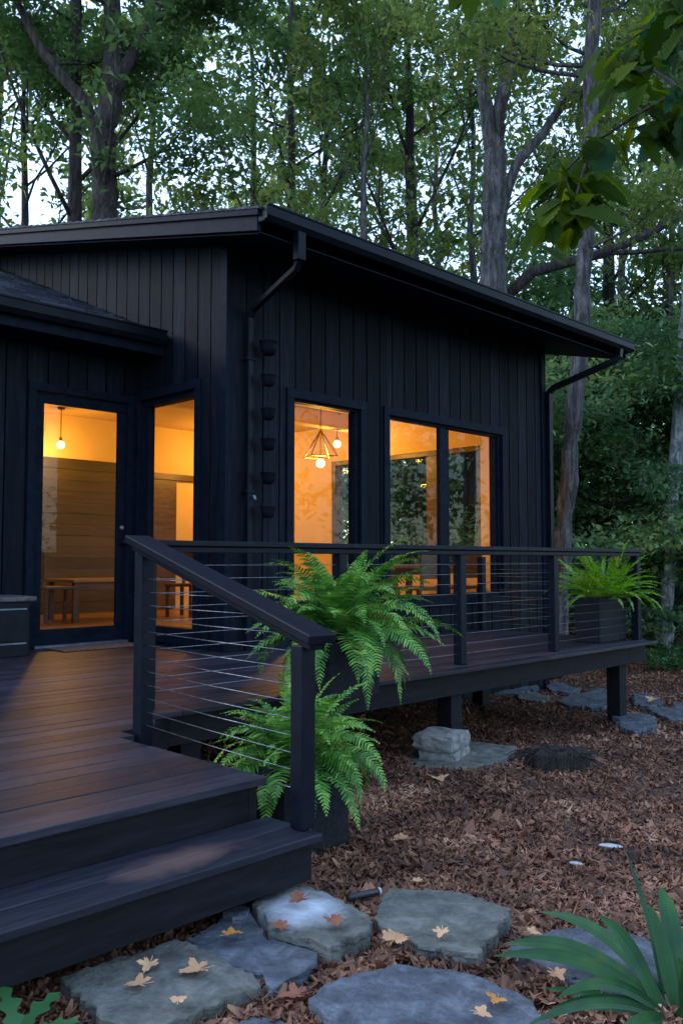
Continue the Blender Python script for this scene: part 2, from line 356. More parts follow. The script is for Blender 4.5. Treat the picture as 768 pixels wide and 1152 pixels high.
def wall(axis, f, out, a0, a1, z0, ztop, openings, name='wall', zin=2.95, zoff=0.0, bw=.2):
    """outer boards flush at f, backing behind; returns the siding object"""
    mb = MB()
    s = -out
    wallslab(mb, axis, min(f, f + s * .024), max(f, f + s * .024), a0 + zoff, a1 - zoff, z0, ztop, openings, bw, .016)
    wallslab(mb, axis, min(f + s * .026, f + s * .075), max(f + s * .026, f + s * .075), a0, a1, z0 + .002, lambda a: ztop(a) - .004, openings, 99, 0)
    hb(mb, name, M['siding'])
    mi = MB()
    wallslab(mi, axis, min(f + s * .078, f + s * .16), max(f + s * .078, f + s * .16), a0 + .16, a1 - .16 if a1 < 11.9 else a1, .02, lambda a: zin, openings, 99, 0)
    hb(mi, 'interior_wall', M['wallin'])

rake = lambda y: 3.42 + .234 * (y - 5.25)       # underside of main roof along y
OF = [(5.52, 6.48, .36, 2.37), (6.89, 9.0, .36, 2.37)]
OS = [(6.53, 7.50, .11, 2.40)]
OD = [(3.69, 4.65, .0, 2.35)]
OR = [(7.0, 9.9, .62, 2.38)]
wall('x', FY, -1, SX + .0, RX, -.9, lambda a: rake(FY) - .004, OF, zoff=.03)
wall('y', SX, -1, FY + .025, DY, -.9, lambda a: rake(a), OS)
# upper side wall above the lower roof
mb = MB(); wallslab(mb, 'y', SX, SX + .024, DY, BY, 2.96, rake, [], .2, .016); wallslab(mb, 'y', SX + .026, SX + .075, DY, BY, 2.97, lambda a: rake(a) - .004, [], 99, 0)
hb(mb, 'wall', M['siding'])
mb = MB(); mb.box(SX + .078, SX + .16, DY, BY, 2.93, 3.6); hb(mb, 'interior_wall', M['wallin'])
wall('x', DY, -1, -1.0, SX + .0, -.5, lambda a: 3.12, OD)
wall('y', RX, 1, FY + .025, BY, -.95, lambda a: rake(a), OR)
mb = MB(); wallslab(mb, 'x', BY, BY + .08, -1, RX, -.95, lambda a: 4.98, [], .2, .016); hb(mb, 'wall', M['siding'])
mb = MB(); mb.box(-1, -.92, DY + .01, BY, -.5, 3.1); hb(mb, 'wall', M['siding'])
# inner back wall with cladding, dark doorway and plaster
mb = MB(); mb.box(-.9, RX - .17, BY - .1, BY - .02, .02, 2.95); hb(mb, 'interior_wall', M['wallin'])
mb = MB()
for i in range(14):
    mb.box(5.72, 7.28, BY - .13 - .008 * (i % 2), BY - .103, .03 + i * .163, .03 + i * .163 + .156)
hb(mb, 'timber_cladding', M['clad'])
mb = MB(); mb.box(7.60, 7.70, BY - .17, BY - .103, .02, 2.2); mb.box(7.70, 9.6, BY - .17, BY - .103, 2.1, 2.2)
mb.box(7.78, 8.22, BY - .15, BY - .103, .03, 2.098); hb(mb, 'interior_door_frame', M['wooddark'], bevel=.004)
mb = MB(); mb.box(5.0, 9.7, 8.9, 9.08, 2.72, 2.948); hb(mb, 'ceiling_beam', M['ceil'], bevel=.01)
mb = MB(); mb.box(-.9, RX - .17, DY + .17, BY - .1, 2.951, 3.0); mb.box(SX + .165, RX - .17, FY + .165, DY + .17, 2.951, 3.0); hb(mb, 'ceiling', M['ceil'])
mb = MB(); mb.box(-.9, RX - .1, DY + .08, BY - .02, -.10, .018); mb.box(SX + .08, RX - .1, FY + .08, DY + .08, -.10, .018); hb(mb, 'interior_floor', M['floorin'])

def ring(mb, axis, c0, c1, a0, a1, z0, z1, w, wb=None, wt=None):
    wb = w if wb is None else wb; wt = w if wt is None else wt
    def B(p0, p1, q0, q1):
        if axis == 'x': mb.box(p0, p1, c0, c1, q0, q1)
        else: mb.box(c0, c1, p0, p1, q0, q1)
    if wb > 0: B(a0, a1, z0, z0 + wb)
    B(a0, a1, z1 - wt, z1)
    B(a0, a0 + w, z0 + wb, z1 - wt); B(a1 - w, a1, z0 + wb, z1 - wt)
def pane(axis, c, a0, a1, z0, z1, parent):
    mb = MB(); b = 0
    if axis == 'x': mb.v = [(a0, c, z0), (a1, c, z0), (a1, c, z1), (a0, c, z1)]
    else: mb.v = [(c, a0, z0), (c, a1, z0), (c, a1, z1), (c, a0, z1)]
    mb.f = [(0, 1, 2, 3)]
    return sub(mb, 'pane', M['glass'], parent)
# front tall window
mb = MB(); ring(mb, 'x', FY - .025, FY + .02, 5.45, 6.55, .29, 2.43, .088); ring(mb, 'x', FY + .021, FY + .12, 5.522, 6.478, .362, 2.368, .062, .06, .05)
w = hb(mb, 'window', M['trim'], bevel=.004); pane('x', FY + .07, 5.585, 6.415, .42, 2.318, w)
# front slider
mb = MB(); ring(mb, 'x', FY - .025, FY + .02, 6.82, 9.08, .29, 2.43, .088); ring(mb, 'x', FY + .021, FY + .12, 6.892, 8.998, .362, 2.368, .048, .06, .05)
mb.box(7.81, 7.90, FY + .0215, FY + .075, .424, 2.316); mb.box(7.905, 8.006, FY + .045, FY + .118, .424, 2.316); mb.box(8.90, 8.948, FY + .05, FY + .115, .424, 2.316)
w = hb(mb, 'window', M['trim'], bevel=.004); pane('x', FY + .05, 6.942, 7.808, .425, 2.315, w); pane('x', FY + .08, 8.008, 8.898, .425, 2.315, w)
# side light
mb = MB(); ring(mb, 'y', SX - .025, SX + .02, 6.455, 7.545, .03, 2.465, .085); ring(mb, 'y', SX + .021, SX + .12, 6.532, 7.498, .112, 2.398, .055, .06, .08)
mb.box(SX + .03, SX + .10, 7.36, 7.44, .174, 2.316)
w = hb(mb, 'window', M['trim'], bevel=.004); pane('y', SX + .06, 6.59, 7.358, .175, 2.315, w)
# end wall window
mb = MB(); ring(mb, 'y', RX - .14, RX + .03, 7.0, 9.9, .62, 2.38, .07)
mb.box(RX - .11, RX, 7.80, 7.99, .692, 2.308); mb.box(RX - .11, RX, 8.9, 9.0, .692, 2.308)
w = hb(mb, 'window', M['wooddark'], bevel=.004); pe = pane('y', RX - .05, 7.072, 9.828, .692, 2.308, w)
ml = M['glass'].copy(); ml.name = 'low_reflection_glass'
for n_ in ml.node_tree.nodes:
    if n_.type == 'MATH' and n_.operation == 'MULTIPLY_ADD': n_.inputs[1].default_value = .12; n_.inputs[2].default_value = .003
pe.data.materials[0] = ml
# door
mb = MB(); ring(mb, 'x', DY - .025, DY + .02, 3.61, 4.712, .001, 2.43, .075, 0)
hb(mb, 'door_frame', M['trim'], bevel=.004)
mb = MB(); ring(mb, 'x', DY + .021, DY + .07, 3.692, 4.648, .03, 2.348, .088, .14, .09)
dr = hb(mb, 'door', M['trim'], bevel=.004); pane('x', DY + .045, 3.781, 4.559, .172, 2.256, dr)
mb = MB(); mb.lathe([(.0, 0), (.022, .002), (.026, .012), (.014, .02), (.012, .045), (.026, .055), (.03, .07), (.02, .085), (0, .088)], n=16)
mb.v = [(4.602 + x, DY + .018 - z, .98 + y) for x, y, z in mb.v]; sub(mb, 'handle', M['metal'], dr, smooth=True)
mb = MB(); mb.lathe([(.0, 0), (.024, .001), (.024, .018), (.016, .026), (0, .027)], n=16)
mb.v = [(4.602 + x, DY + .018 - z, 1.12 + y) for x, y, z in mb.v]; sub(mb, 'lock', M['threshold'], dr, smooth=True)
mb = MB(); mb.box(3.692, 4.648, DY - .06, DY + .07, .002, .028); hb(mb, 'threshold', M['threshold'], bevel=.004)

# corner boards
mb = MB(); mb.box(SX - .022, SX + .012, FY - .03, FY + .06, -.9, 3.58); hb(mb, 'corner_board', M['trim'], bevel=.003)
mb = MB(); mb.box(RX - .08, RX + .02, FY - .024, FY - .001, -.92, 3.58); hb(mb, 'corner_board', M['trim'], bevel=.003)

# main roof: sloping slab with shingles, rake boards, eave box, gutter
X0, X1, Y0, Y1 = 4.38, 10.62, 5.25, 12.6
top = lambda y: rake(y) + .20
mb = MB(); mb.ext([(Y0, top(Y0) - .03), (Y1, top(Y1) - .03), (Y1, rake(Y1)), (Y0, rake(Y0))], 'x', X0 + .03, X1 - .03); hb(mb, 'roof_deck', M['trim'])
mb = MB()
y = Y0 - .05; n = 0
while y < Y1:
    x = X0 - .03 - (n % 3) * .1
    while x < X1 + .03:
        w_ = random.uniform(.22, .36); a, b = max(x, X0 - .03), min(x + w_, X1 + .03)
        if b - a > .02:
            z0, z1 = top(y) - .028, top(y + .17) - .028; t0 = random.uniform(.010, .016)
            mb.hexa([(a, y, z0), (b - .004, y, z0), (b - .004, y + .17, z1), (a, y + .17, z1), (a, y, z0 + t0 + .012), (b - .004, y, z0 + t0 + .012), (b - .004, y + .17, z1 + .004), (a, y + .17, z1 + .004)])
        x += w_
    y += .15; n += 1
hb(mb, 'roof', M['shingle'])
for xa in (X0, X1 - .03):
    mb = MB()
    mb.ext([(Y0, rake(Y0) - .0), (Y0, top(Y0) - .075), (Y1, top(Y1) - .075), (Y1, rake(Y1))], 'x', xa, xa + .03)
    o = .022 if xa == X0 else -.022
    mb.ext([(Y0 - .03, top(Y0) - .085), (Y0 - .03, top(Y0) - .031), (Y1, top(Y1) - .031), (Y1, top(Y1) - .085)], 'x', xa - o, xa + .03 - o)
    hb(mb, 'rake_board', M['trim'], bevel=.003)
mb = MB()   # eave fascia, flat soffit and closing pieces
mb.box(X0 + .031, X1 - .031, Y0 - .0, Y0 + .03, 3.41, 3.585)
hb(mb, 'fascia', M['trim'], bevel=.003)
mb = MB(); x = X0 + .035
while x < X1 - .05:
    x1 = min(x + .145, X1 - .035); yb = FY - .001 if SX - .15 < x < RX + .03 else Y1
    mb.hexa([(x, Y0 + .031, rake(Y0 + .031) - .018), (x1, Y0 + .031, rake(Y0 + .031) - .018), (x1, yb, rake(yb) - .018), (x, yb, rake(yb) - .018), (x, Y0 + .031, rake(Y0 + .031) - .003), (x1, Y0 + .031, rake(Y0 + .031) - .003), (x1, yb, rake(yb) - .003), (x, yb, rake(yb) - .003)])
    x += .15
hb(mb, 'soffit', M['trim'])
mb = MB()
gp = [(Y0 - .002, 3.49), (Y0 - .075, 3.49), (Y0 - .11, 3.53), (Y0 - .115, 3.60), (Y0 - .125, 3.605), (Y0 - .125, 3.618), (Y0 - .105, 3.618), (Y0 - .105, 3.54), (Y0 - .07, 3.50), (Y0 - .006, 3.50), (Y0 - .006, 3.60), (Y0 - .002, 3.60)]
mb.ext(gp, 'x', X0 + .01, X1 + .0)
mb.box(X0 + .006, X0 + .0095, Y0 - .11, Y0 - .003, 3.50, 3.60); mb.box(X1 + .0005, X1 + .004, Y0 - .11, Y0 - .003, 3.50, 3.60)
hb(mb, 'gutter', M['metal'])
def rectpipe(mb, pts, w, d):
    pts = [Vector(p) for p in pts]; b = len(mb.v)
    for i, p in enumerate(pts):
        t = (pts[min(i + 1, len(pts) - 1)] - pts[max(i - 1, 0)]).normalized()
        u = Vector((1, 0, 0)) if abs(t.x) < .8 else Vector((0, 1, 0)); u = (u - t * u.dot(t)).normalized(); v = t.cross(u)
        for su, sv in ((-1, -1), (1, -1), (1, 1), (-1, 1)): mb.v.append(tuple(p + u * (su * w / 2) + v * (sv * d / 2)))
    for i in range(len(pts) - 1):
        for k in range(4): mb.f.append((b + i * 4 + k, b + i * 4 + (k + 1) % 4, b + i * 4 + 4 + (k + 1) % 4, b + i * 4 + 4 + k))
    e = b + 4 * (len(pts) - 1); mb.f += [(b + 3, b + 2, b + 1, b), (e, e + 1, e + 2, e + 3)]
mb = MB(); rectpipe(mb, [(4.78, 5.19, 3.495), (4.78, 5.19, 3.26)], .085, .07); rectpipe(mb, [(4.785, 5.20, 3.27), (4.80, 5.25, 3.215), (4.96, 5.99, 3.06), (4.965, 6.04, 3.0)], .055, .05)
rectpipe(mb, [(4.965, 6.05, 3.02), (4.965, 6.05, .06)], .055, .05)
for z in (2.6, 1.4, .35): mb.box(4.92, 5.01, 6.015, 6.098, z, z + .03)
hb(mb, 'downspout', M['metal'], bevel=.006)
mb = MB(); rectpipe(mb, [(10.32, 5.19, 3.495), (10.32, 5.20, 3.40), (10.30, 5.24, 3.35), (10.03, 5.98, 3.06), (10.02, 6.04, 3.0), (10.02, 6.045, 2.9), (10.02, 6.045, -.72)], .08, .065)
hb(mb, 'downspout', M['metal'], bevel=.006)
mb = MB(); mb.tube([(4.99, 6.08, 1.371), (4.99, 6.0, 1.371), (4.99, 5.985, 1.34)], .013, 8); mb.box(4.965, 5.015, 6.088, 6.099, 1.35, 1.40)
hb(mb, 'hose_tap', M['threshold'])

# lower wing roof
slope = .413
lt = lambda y: 3.03 + slope * (y - 7.14)
mb = MB(); mb.ext([(7.10, lt(7.10) - .03), (11.9, lt(11.9) - .03), (11.9, lt(11.9) - .13), (7.10, lt(7.10) - .13)], 'x', -1.2, SX - .002); hb(mb, 'roof_deck', M['trim'])
mb = MB(); y = 7.04; n = 0
while y < 11.8:
    x = -1.25 - (n % 4) * .08
    while x < SX - .003:
        w_ = random.uniform(.16, .34); a, b = max(x, -1.25), min(x + w_, SX - .003)
        if b - a > .02:
            z0, z1 = lt(y) - .028, lt(y + .15) - .028; t0 = random.uniform(.012, .022)
            mb.hexa([(a, y, z0), (b - .006, y, z0), (b - .006, y + .15, z1), (a, y + .15, z1), (a, y, z0 + t0 + .006), (b - .006, y, z0 + t0 + .006), (b - .006, y + .15, z1 + .003), (a, y + .15, z1 + .003)])
        x += w_
    y += .125; n += 1
hb(mb, 'roof', M['shingle'])
mb = MB(); mb.box(-1.2, SX - .004, 7.06, 7.095, 2.77, 2.955); hb(mb, 'fascia', M['trim'], bevel=.003)
mb = MB(); mb.box(-1.2, SX - .004, 7.096, DY - .001, 2.775, 2.79); hb(mb, 'soffit', M['trim'])
mb = MB(); mb.ext([(u - Y0 + 7.058, w_ - 3.49 + 2.86) for u, w_ in gp], 'x', -1.2, SX - .05)
mb.box(SX - .0495, SX - .046, 6.95, 7.055, 2.87, 2.97); hb(mb, 'gutter', M['metal'])

# ------------------------------------------------------------------ interior things
def bulbglobe(mb, c, r): mb.lathe([(r * math.sin(PI * i / 12) + .0002, -r * math.cos(PI * i / 12)) for i in range(13)], c, 20)
def lamp_light(name, loc, e, rad=.07, parent=None):
    l = bpy.data.lights.new(name, 'POINT'); l.energy = e; l.color = (1, .49, .085); l.shadow_soft_size = rad
    o = bpy.data.objects.new(name, l); COL.objects.link(o); o.location = loc
    if parent is not None: o.parent = parent
def pendant(x, y, z, label, e, rods):
    t = thing('pendant_lamp', label, 'lamp', (x, y, 2.95))
    d = 2.95 - z
    mb = MB(); mb.tube([(0, 0, -.002), (0, 0, -d + (.42 if rods else .1))], .006, 6)
    mb.lathe([(.001, -.03), (.05, -.03), (.055, -.001), (.001, -.001)], n=16); sub(mb, 'cord', M['wooddark'], t)
    mb = MB()
    if rods:
        hub = Vector((0, 0, -d + .42)); ft = [Vector((.24 * math.cos(a), .24 * math.sin(a), -d + .08)) for a in (.3, 1.87, 3.44, 5.01)]
        for p in ft: mb.tube([hub, p], .008, 6)
        for a, b in zip(ft, ft[1:] + ft[:1]): mb.tube([a, b], .008, 6)
        mb.tube([hub, (0, 0, -d + .06)], .006, 6)
    mb.lathe([(.001, 0), (.022, 0), (.02, .05), (.001, .055)], (0, 0, -d + .058), 12)
    sub(mb, 'lamp_frame', M['brass'], t)
    mb = MB(); bulbglobe(mb, (0, 0, -d), .055); b = sub(mb, 'bulb', M['bulb'], t, smooth=True)
    b.visible_shadow = True
    lamp_light('pendant_light', (0, 0, -d - .075), e, .06, t)
pendant(7.6, 7.85, 2.02, 'brass pendant lamp of crossed rods with a glowing bulb seen through the tall narrow window', 92, True)
pendant(9.0, 8.95, 2.50, 'small bare glowing bulb hanging beyond the rod pendant', 62, False)
pendant(5.92, 11.35, 2.42, 'glowing bulb on a short cord seen through the glazed door', 66, False)
pendant(8.6, 11.0, 2.5, 'glowing bulb on a short cord near the back wall seen through the narrow corner window', 72, False)
def table(x, y, lx, ly, h, label, mat=None):
    t = thing('table', label, 'table', (x, y, .018)); h -= .018
    mb = MB(); mb.box(-lx / 2, lx / 2, -ly / 2, ly / 2, h - .04, h); sub(mb, 'tabletop', mat or M['woodmid'], t, bevel=.006)
    for sx in (-1, 1):
        for sy in (-1, 1):
            mb = MB(); cx, cy = sx * (lx / 2 - .07), sy * (ly / 2 - .07); mb.box(cx - .035, cx + .035, cy - .035, cy + .035, 0, h - .041); sub(mb, 'leg', M['wooddark'], t, bevel=.004)
    mb = MB(); mb.box(-lx / 2 + .11, lx / 2 - .11, -ly / 2 + .05, -ly / 2 + .07, h - .12, h - .042); sub(mb, 'apron', M['wooddark'], t)
    return t
def chair(x, y, rz, label):
    t = thing('chair', label, 'chair', (x, y, .018)); t.rotation_euler = (0, 0, rz)
    mb = MB(); mb.box(-.22, .22, -.21, .21, .42, .46); sub(mb, 'seat', M['wooddark'], t, bevel=.008)
    mb = MB(); mb.box(-.21, .21, .205, .235, .56, .94); sub(mb, 'backrest', M['wooddark'], t, bevel=.008)
    for sx in (-1, 1):
        mb = MB(); mb.box(sx * .19 - .02, sx * .19 + .02, -.19, -.15, 0, .419); sub(mb, 'leg', M['wooddark'], t)
        mb = MB(); mb.box(sx * .19 - .02, sx * .19 + .02, .164, .204, 0, .419); mb.box(sx * .19 - .02, sx * .19 + .02, .212, .236, .46, .558); sub(mb, 'leg', M['wooddark'], t)
table(6.15, 10.55, 1.3, .8, .56, 'low oak table seen through the glazed door')
chair(5.35, 10.3, 1.4, 'dark high backed chair left of the low oak table behind the glazed door')
chair(7.25, 10.2, -1.2, 'dark wooden chair seen low in the narrow corner window')
table(8.75, 7.5, 1.2, .8, .74, 'oak dining table behind the two pane window', M['woodmid'])
chair(8.3, 6.85, 3.1, 'dark wooden chair at the dining table, left of the pair behind the two pane window')
chair(9.1, 6.85, 3.2, 'dark wooden chair at the dining table, right of the pair behind the two pane window')

# rain chain
rc = thing('rain_chain', 'black rain chain of cups hanging beside the downspout', 'rain chain', (5.107, 5.95, 3.42))
mb = MB()
z = 0
for i in range(78):
    zc = -.015 - i * .043
    a = (i % 2) * PI / 2
    mb.tube([(math.cos(a) * .008 * math.cos(t), math.sin(a) * .008 * math.cos(t), zc + .026 * math.sin(t)) for t in [k * PI / 4 for k in range(8)]] + [(math.cos(a) * .008, math.sin(a) * .008, zc)], .003, 5)
sub(mb, 'chain', M['metal'], rc)
for k, zc in enumerate((2.72, 2.425, 2.118, 1.843, 1.538, 1.234)):
    mb = MB(); s_ = 1.05 if k == 0 else .86
    mb.lathe([(.001, -.062), (.038, -.062), (.060, -.045), (.072, 0), (.082, .055), (.087, .062), (.080, .064), (.068, .0), (.05, -.04), (.001, -.05)], (0, 0, 0), 20)
    mb.v = [(x * s_, y_ * s_, z_ * s_ + zc - 3.42) for x, y_, z_ in mb.v]
    sub(mb, 'cup', M['metal'], rc, smooth=True)

# ------------------------------------------------------------------ deck
deck = thing('deck', 'dark stained timber deck in front of the black house', 'deck', (2.3, 4.1, 0))
DINV = Matrix.Translation((-2.3, -4.1, 0))
def db(mb, name, mat, **kw):
    o = mb.build(name, mat, None, **kw); o.parent = deck; o.matrix_parent_inverse = DINV; return o
EX, FE = 8.47, 4.02
mb = MB()   # front platform boards along x
y = 2.50; i = 0
yy = []
while y < FE + .6: yy.append(y); y += .128
for y in yy:
    y1 = y + .1235
    xr = 2.150 if y1 < 3.62 else 2.20 + (min(y1, FE) - 3.62) * 1.1
    if y1 > FE: xr = EX
    cuts = [-2.6]
    cuts += sorted(random.uniform(-1.8, 1.2) for _ in range(1)) if y1 <= FE else [random.uniform(-1, 1), random.uniform(2.4, 3.6), random.uniform(5, 6.8)]
    cuts += [xr]
    for a, b in zip(cuts, cuts[1:]): mb.box(a, b - .003, y, y1, -.028, random.uniform(-.0012, .0012))
db(mb, 'deck_boards', M['deckx'], bevel=.003)
ys = yy[-1] + .128
mb = MB(); x = -2.6
while ys < FY - .02:
    y1 = min(ys + .1235, FY - .004)
    cuts = [-2.6, random.uniform(-1, 1.5), random.uniform(2.2, 4.2), random.uniform(5, 7.2), EX]
    for a, b in zip(cuts, cuts[1:]): mb.box(a, b - .003, ys, y1, -.028, random.uniform(-.0012, .0012))
    ys += .128
while ys < DY - .03:
    y1 = min(ys + .1235, DY - .03)
    cuts = [-2.6, random.uniform(-1, 1.5), random.uniform(2.2, 3.8), SX - .003]
    for a, b in zip(cuts, cuts[1:]): mb.box(a, b - .003, ys, y1, -.028, random.uniform(-.0012, .0012))
    ys += .128
db(mb, 'deck_boards', M['deckx'], bevel=.003)
mb = MB(); mb.box(2.75, EX - .02, FE + .012, FE + .05, -.21, -.031)
mb.box(EX - .058, EX - .02, FE + .051, FY - .01, -.21, -.031)
mb.box(-2.5, 2.089, 2.535, 2.573, -.195, -.031)
mb.box(2.090, 2.128, 2.535, 3.58, -.31, -.031)
mb.hexa([(2.16, 3.58, -.21), (2.19, 3.56, -.21), (2.76, 4.02, -.21), (2.73, 4.06, -.21), (2.16, 3.58, -.031), (2.19, 3.56, -.031), (2.76, 4.02, -.031), (2.73, 4.06, -.031)])
mb.box(-2.5, EX - .1, 5.0, 5.04, -.20, -.031); mb.box(-2.5, EX - .1, FY - .06, FY - .02, -.20, -.031)
for x in [2.9 + .6 * k for k in range(10)]: mb.box(x, x + .04, FE + .052, 4.998, -.20, -.032)
db(mb, 'rim_board', M['rim'], bevel=.003)
for (x, y) in ((5.38, 4.12), (8.08, 4.14), (2.95, 4.14), (5.38, 5.6), (8.0, 5.7)):
    mb = MB(); g = gz(x, y) - .1; mb.box(x - .07, x + .07, y - .05, y + .09, g, -.212); db(mb, 'support_post', M['rim'], bevel=.006)

mb = MB()
for y in yy:
    if y > 4.0: break
    for x in [-.6 + .42 * k for k in range(7)]:
        for dy in (.028, .095):
            c_ = (x + random.uniform(-.004, .004), y + dy + random.uniform(-.004, .004)); b = len(mb.v)
            mb.v += [(c_[0] + .0048 * math.cos(a * PI / 4), c_[1] + .0048 * math.sin(a * PI / 4), .0022) for a in range(8)]; mb.f.append(tuple(range(b, b + 8)))
o = db(mb, 'deck_screws', M['pipe']); o['kind'] = 'stuff'
steps = thing('entry_steps', 'wide dark timber step below the deck edge', 'steps', (1.0, 2.4, -.42))
def sb(mb, name, mat, **kw):
    o = mb.build(name, mat, None, **kw); o.parent = steps; o.matrix_parent_inverse = Matrix.Translation((-1.0, -2.4, .42)); return o
mb = MB()
for k, y in enumerate((2.235, 2.378)): 
    mb.box(-2.6, 2.176, y, y + (.139 if k == 0 else .15), -.183, -.155)
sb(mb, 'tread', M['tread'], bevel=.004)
mb = MB(); mb.box(-2.5, 2.15, 2.262, 2.298, -.315, -.186); mb.box(2.112, 2.148, 2.2985, 2.53, -.315, -.186); mb.box(-2.5, 2.118, 2.50, 2.532, -.42, -.187)
sb(mb, 'riser', M['rim'], bevel=.003)
mb = MB()
for x in (-1.5, 0.3, 2.05): mb.box(x, x + .07, 2.33, 2.42, -.52, -.187)
sb(mb, 'support_block', M['rim'], bevel=.004)

# ------------------------------------------------------------------ railings
def cables(root, inv, segs):
    for (p, q) in segs:
        mb = MB(); mb.tube([p, ((p[0] + q[0]) / 2, (p[1] + q[1]) / 2, (p[2] + q[2]) / 2 - .004), q], .0021, 6)
        o = mb.build('cable', M['cable'], None, smooth=True); o.parent = root; o.matrix_parent_inverse = inv
rl = thing('deck_railing', 'black post and cable railing along the long edge of the deck', 'railing', (2.66, 4.1, 0))
RI = Matrix.Translation((-2.66, -4.1, 0))
PX = [2.66, 4.15, 5.47, 6.83, 8.41]
for x in PX:
    mb = MB(); mb.box(x - .037, x + .037, 4.065, 4.14, .0015, .842); o = mb.build('post', M['rail'], None, bevel=.006); o.parent = rl; o.matrix_parent_inverse = RI
mb = MB(); mb.box(2.60, 8.47, 4.045, 4.165, .880, .912); mb.box(2.62, 8.45, 4.07, 4.135, .843, .879)
o = mb.build('top_rail', M['rail'], None, bevel=.005); o.parent = rl; o.matrix_parent_inverse = RI
cs = []
for k in range(10):
    z = .085 + .0765 * k
    cs.append(((2.70, 4.105, z), (8.37, 4.105, z)))
cables(rl, RI, cs)
# end return of the railing toward the house
mb = MB(); mb.box(8.373, 8.447, 5.955, 6.03, .0015, .842); o = mb.build('post', M['rail'], None, bevel=.006); o.parent = rl; o.matrix_parent_inverse = RI
mb = MB(); mb.box(8.35, 8.47, 4.166, 6.09, .880, .912); o = mb.build('top_rail', M['rail'], None, bevel=.005); o.parent = rl; o.matrix_parent_inverse = RI
cables(rl, RI, [((8.41, 4.152, .085 + .0765 * k), (8.41, 5.948, .085 + .0765 * k)) for k in range(10)])

sr = thing('stair_railing', 'black sloping handrail with steel cables beside the step', 'railing', (2.25, 3.55, 0))
SI = Matrix.Translation((-2.25, -3.55, 0))
A = Vector((2.29, 3.575, .868)); B = Vector((2.165, 2.262, .515))
mb = MB(); mb.box(2.255, 2.325, 3.52, 3.59, -.2, .838); o = mb.build('post', M['rail'], None, bevel=.006); o.parent = sr; o.matrix_parent_inverse = SI
mb = MB(); mb.box(2.132, 2.198, 2.293, 2.358, -.1535, .498); o = mb.build('post', M['rail'], None, bevel=.006); o.parent = sr; o.matrix_parent_inverse = SI
d = (B - A).normalized(); side = Vector((0, 0, 1)).cross(d).normalized(); nn = d.cross(side)
if nn.z < 0: nn = -nn
def obar(mb, a, b, w, t0, t1):
    P_ = []
    for t in (t0, t1):
        for p, s in ((a, -1), (b, -1), (b, 1), (a, 1)): P_.append(p + side * (s * w / 2) + nn * t)
    mb.hexa(P_)
mb = MB(); obar(mb, A - d * .07, B + d * .04, .125, 0, .036); obar(mb, A - d * .04, B + d * .02, .07, -.03, -.001)
o = mb.build('top_rail', M['rail'], None, bevel=.005); o.parent = sr; o.matrix_parent_inverse = SI
cs = []
for k in range(13):
    z = -.024 + .0615 * k
    if z > .80: break
    y0, y1 = 3.53, 2.365
    if z < .02:
        y0 = 2.49
    zr = lambda y: .838 + (y - 3.575) * (.868 - .512) / (3.575 - 2.262)
    if z > zr(y1): y1 = 3.575 - (.838 - z) / ((.868 - .512) / (3.575 - 2.262)) 
    fx = lambda y: 2.165 + (y - 2.262) * (.125 / 1.313)
    cs.append(((fx(y0), y0, z), (fx(y1), y1, z)))
cables(sr, SI, cs)

# door mat, bench, pipe, small stuff
mb = MB(); mb.box(-.42, .42, -.17, .17, 0, .012); 
for i in range(0): pass
o = mb.build('door_mat', M['mat'], None, bevel=.004); o.location = (4.18, 7.25, .003); tag(o, 'scuffed brown door mat in front of the glazed door', 'door mat')
bn = thing('storage_bench', 'low black storage bench with a rough slab top left of the door', 'bench', (2.7, 7.25, 0))
mb = MB(); mb.box(-.85, .72, -.21, .24, .002, .455); sub(mb, 'body', M['benchm'], bn, bevel=.005)
mb = MB(); mb.box(-.9, .765, -.25, .25, .457, .50); sub(mb, 'seat', M['slab'], bn, bevel=.012)
for z in (.105, .39):
    mb = MB(); mb.box(-.83, .69, -.222, -.2115, z, z + .012); sub(mb, 'metal_strip', M['threshold'], bn)
mb = MB(); mb.box(-.83, .69, -.218, -.2115, .13, .375); sub(mb, 'front_panel', M['benchm'], bn, bevel=.003)

mb = MB(); mb.tube([(0, 0, 0), (.12, -.035, .0)], .013, 12); o = mb.build('drain_pipe', M['pipe'], None, smooth=True, bevel=.0); o.location = (2.262, 2.195, -.39)
tag(o, 'short black pipe with a white end cap on the mulch between the flagstones', 'pipe')
mb = MB(); mb.tube([(.1201, -.035, 0), (.128, -.0373, 0)], .0135, 12); sub(mb, 'end_cap', M['white'], o)

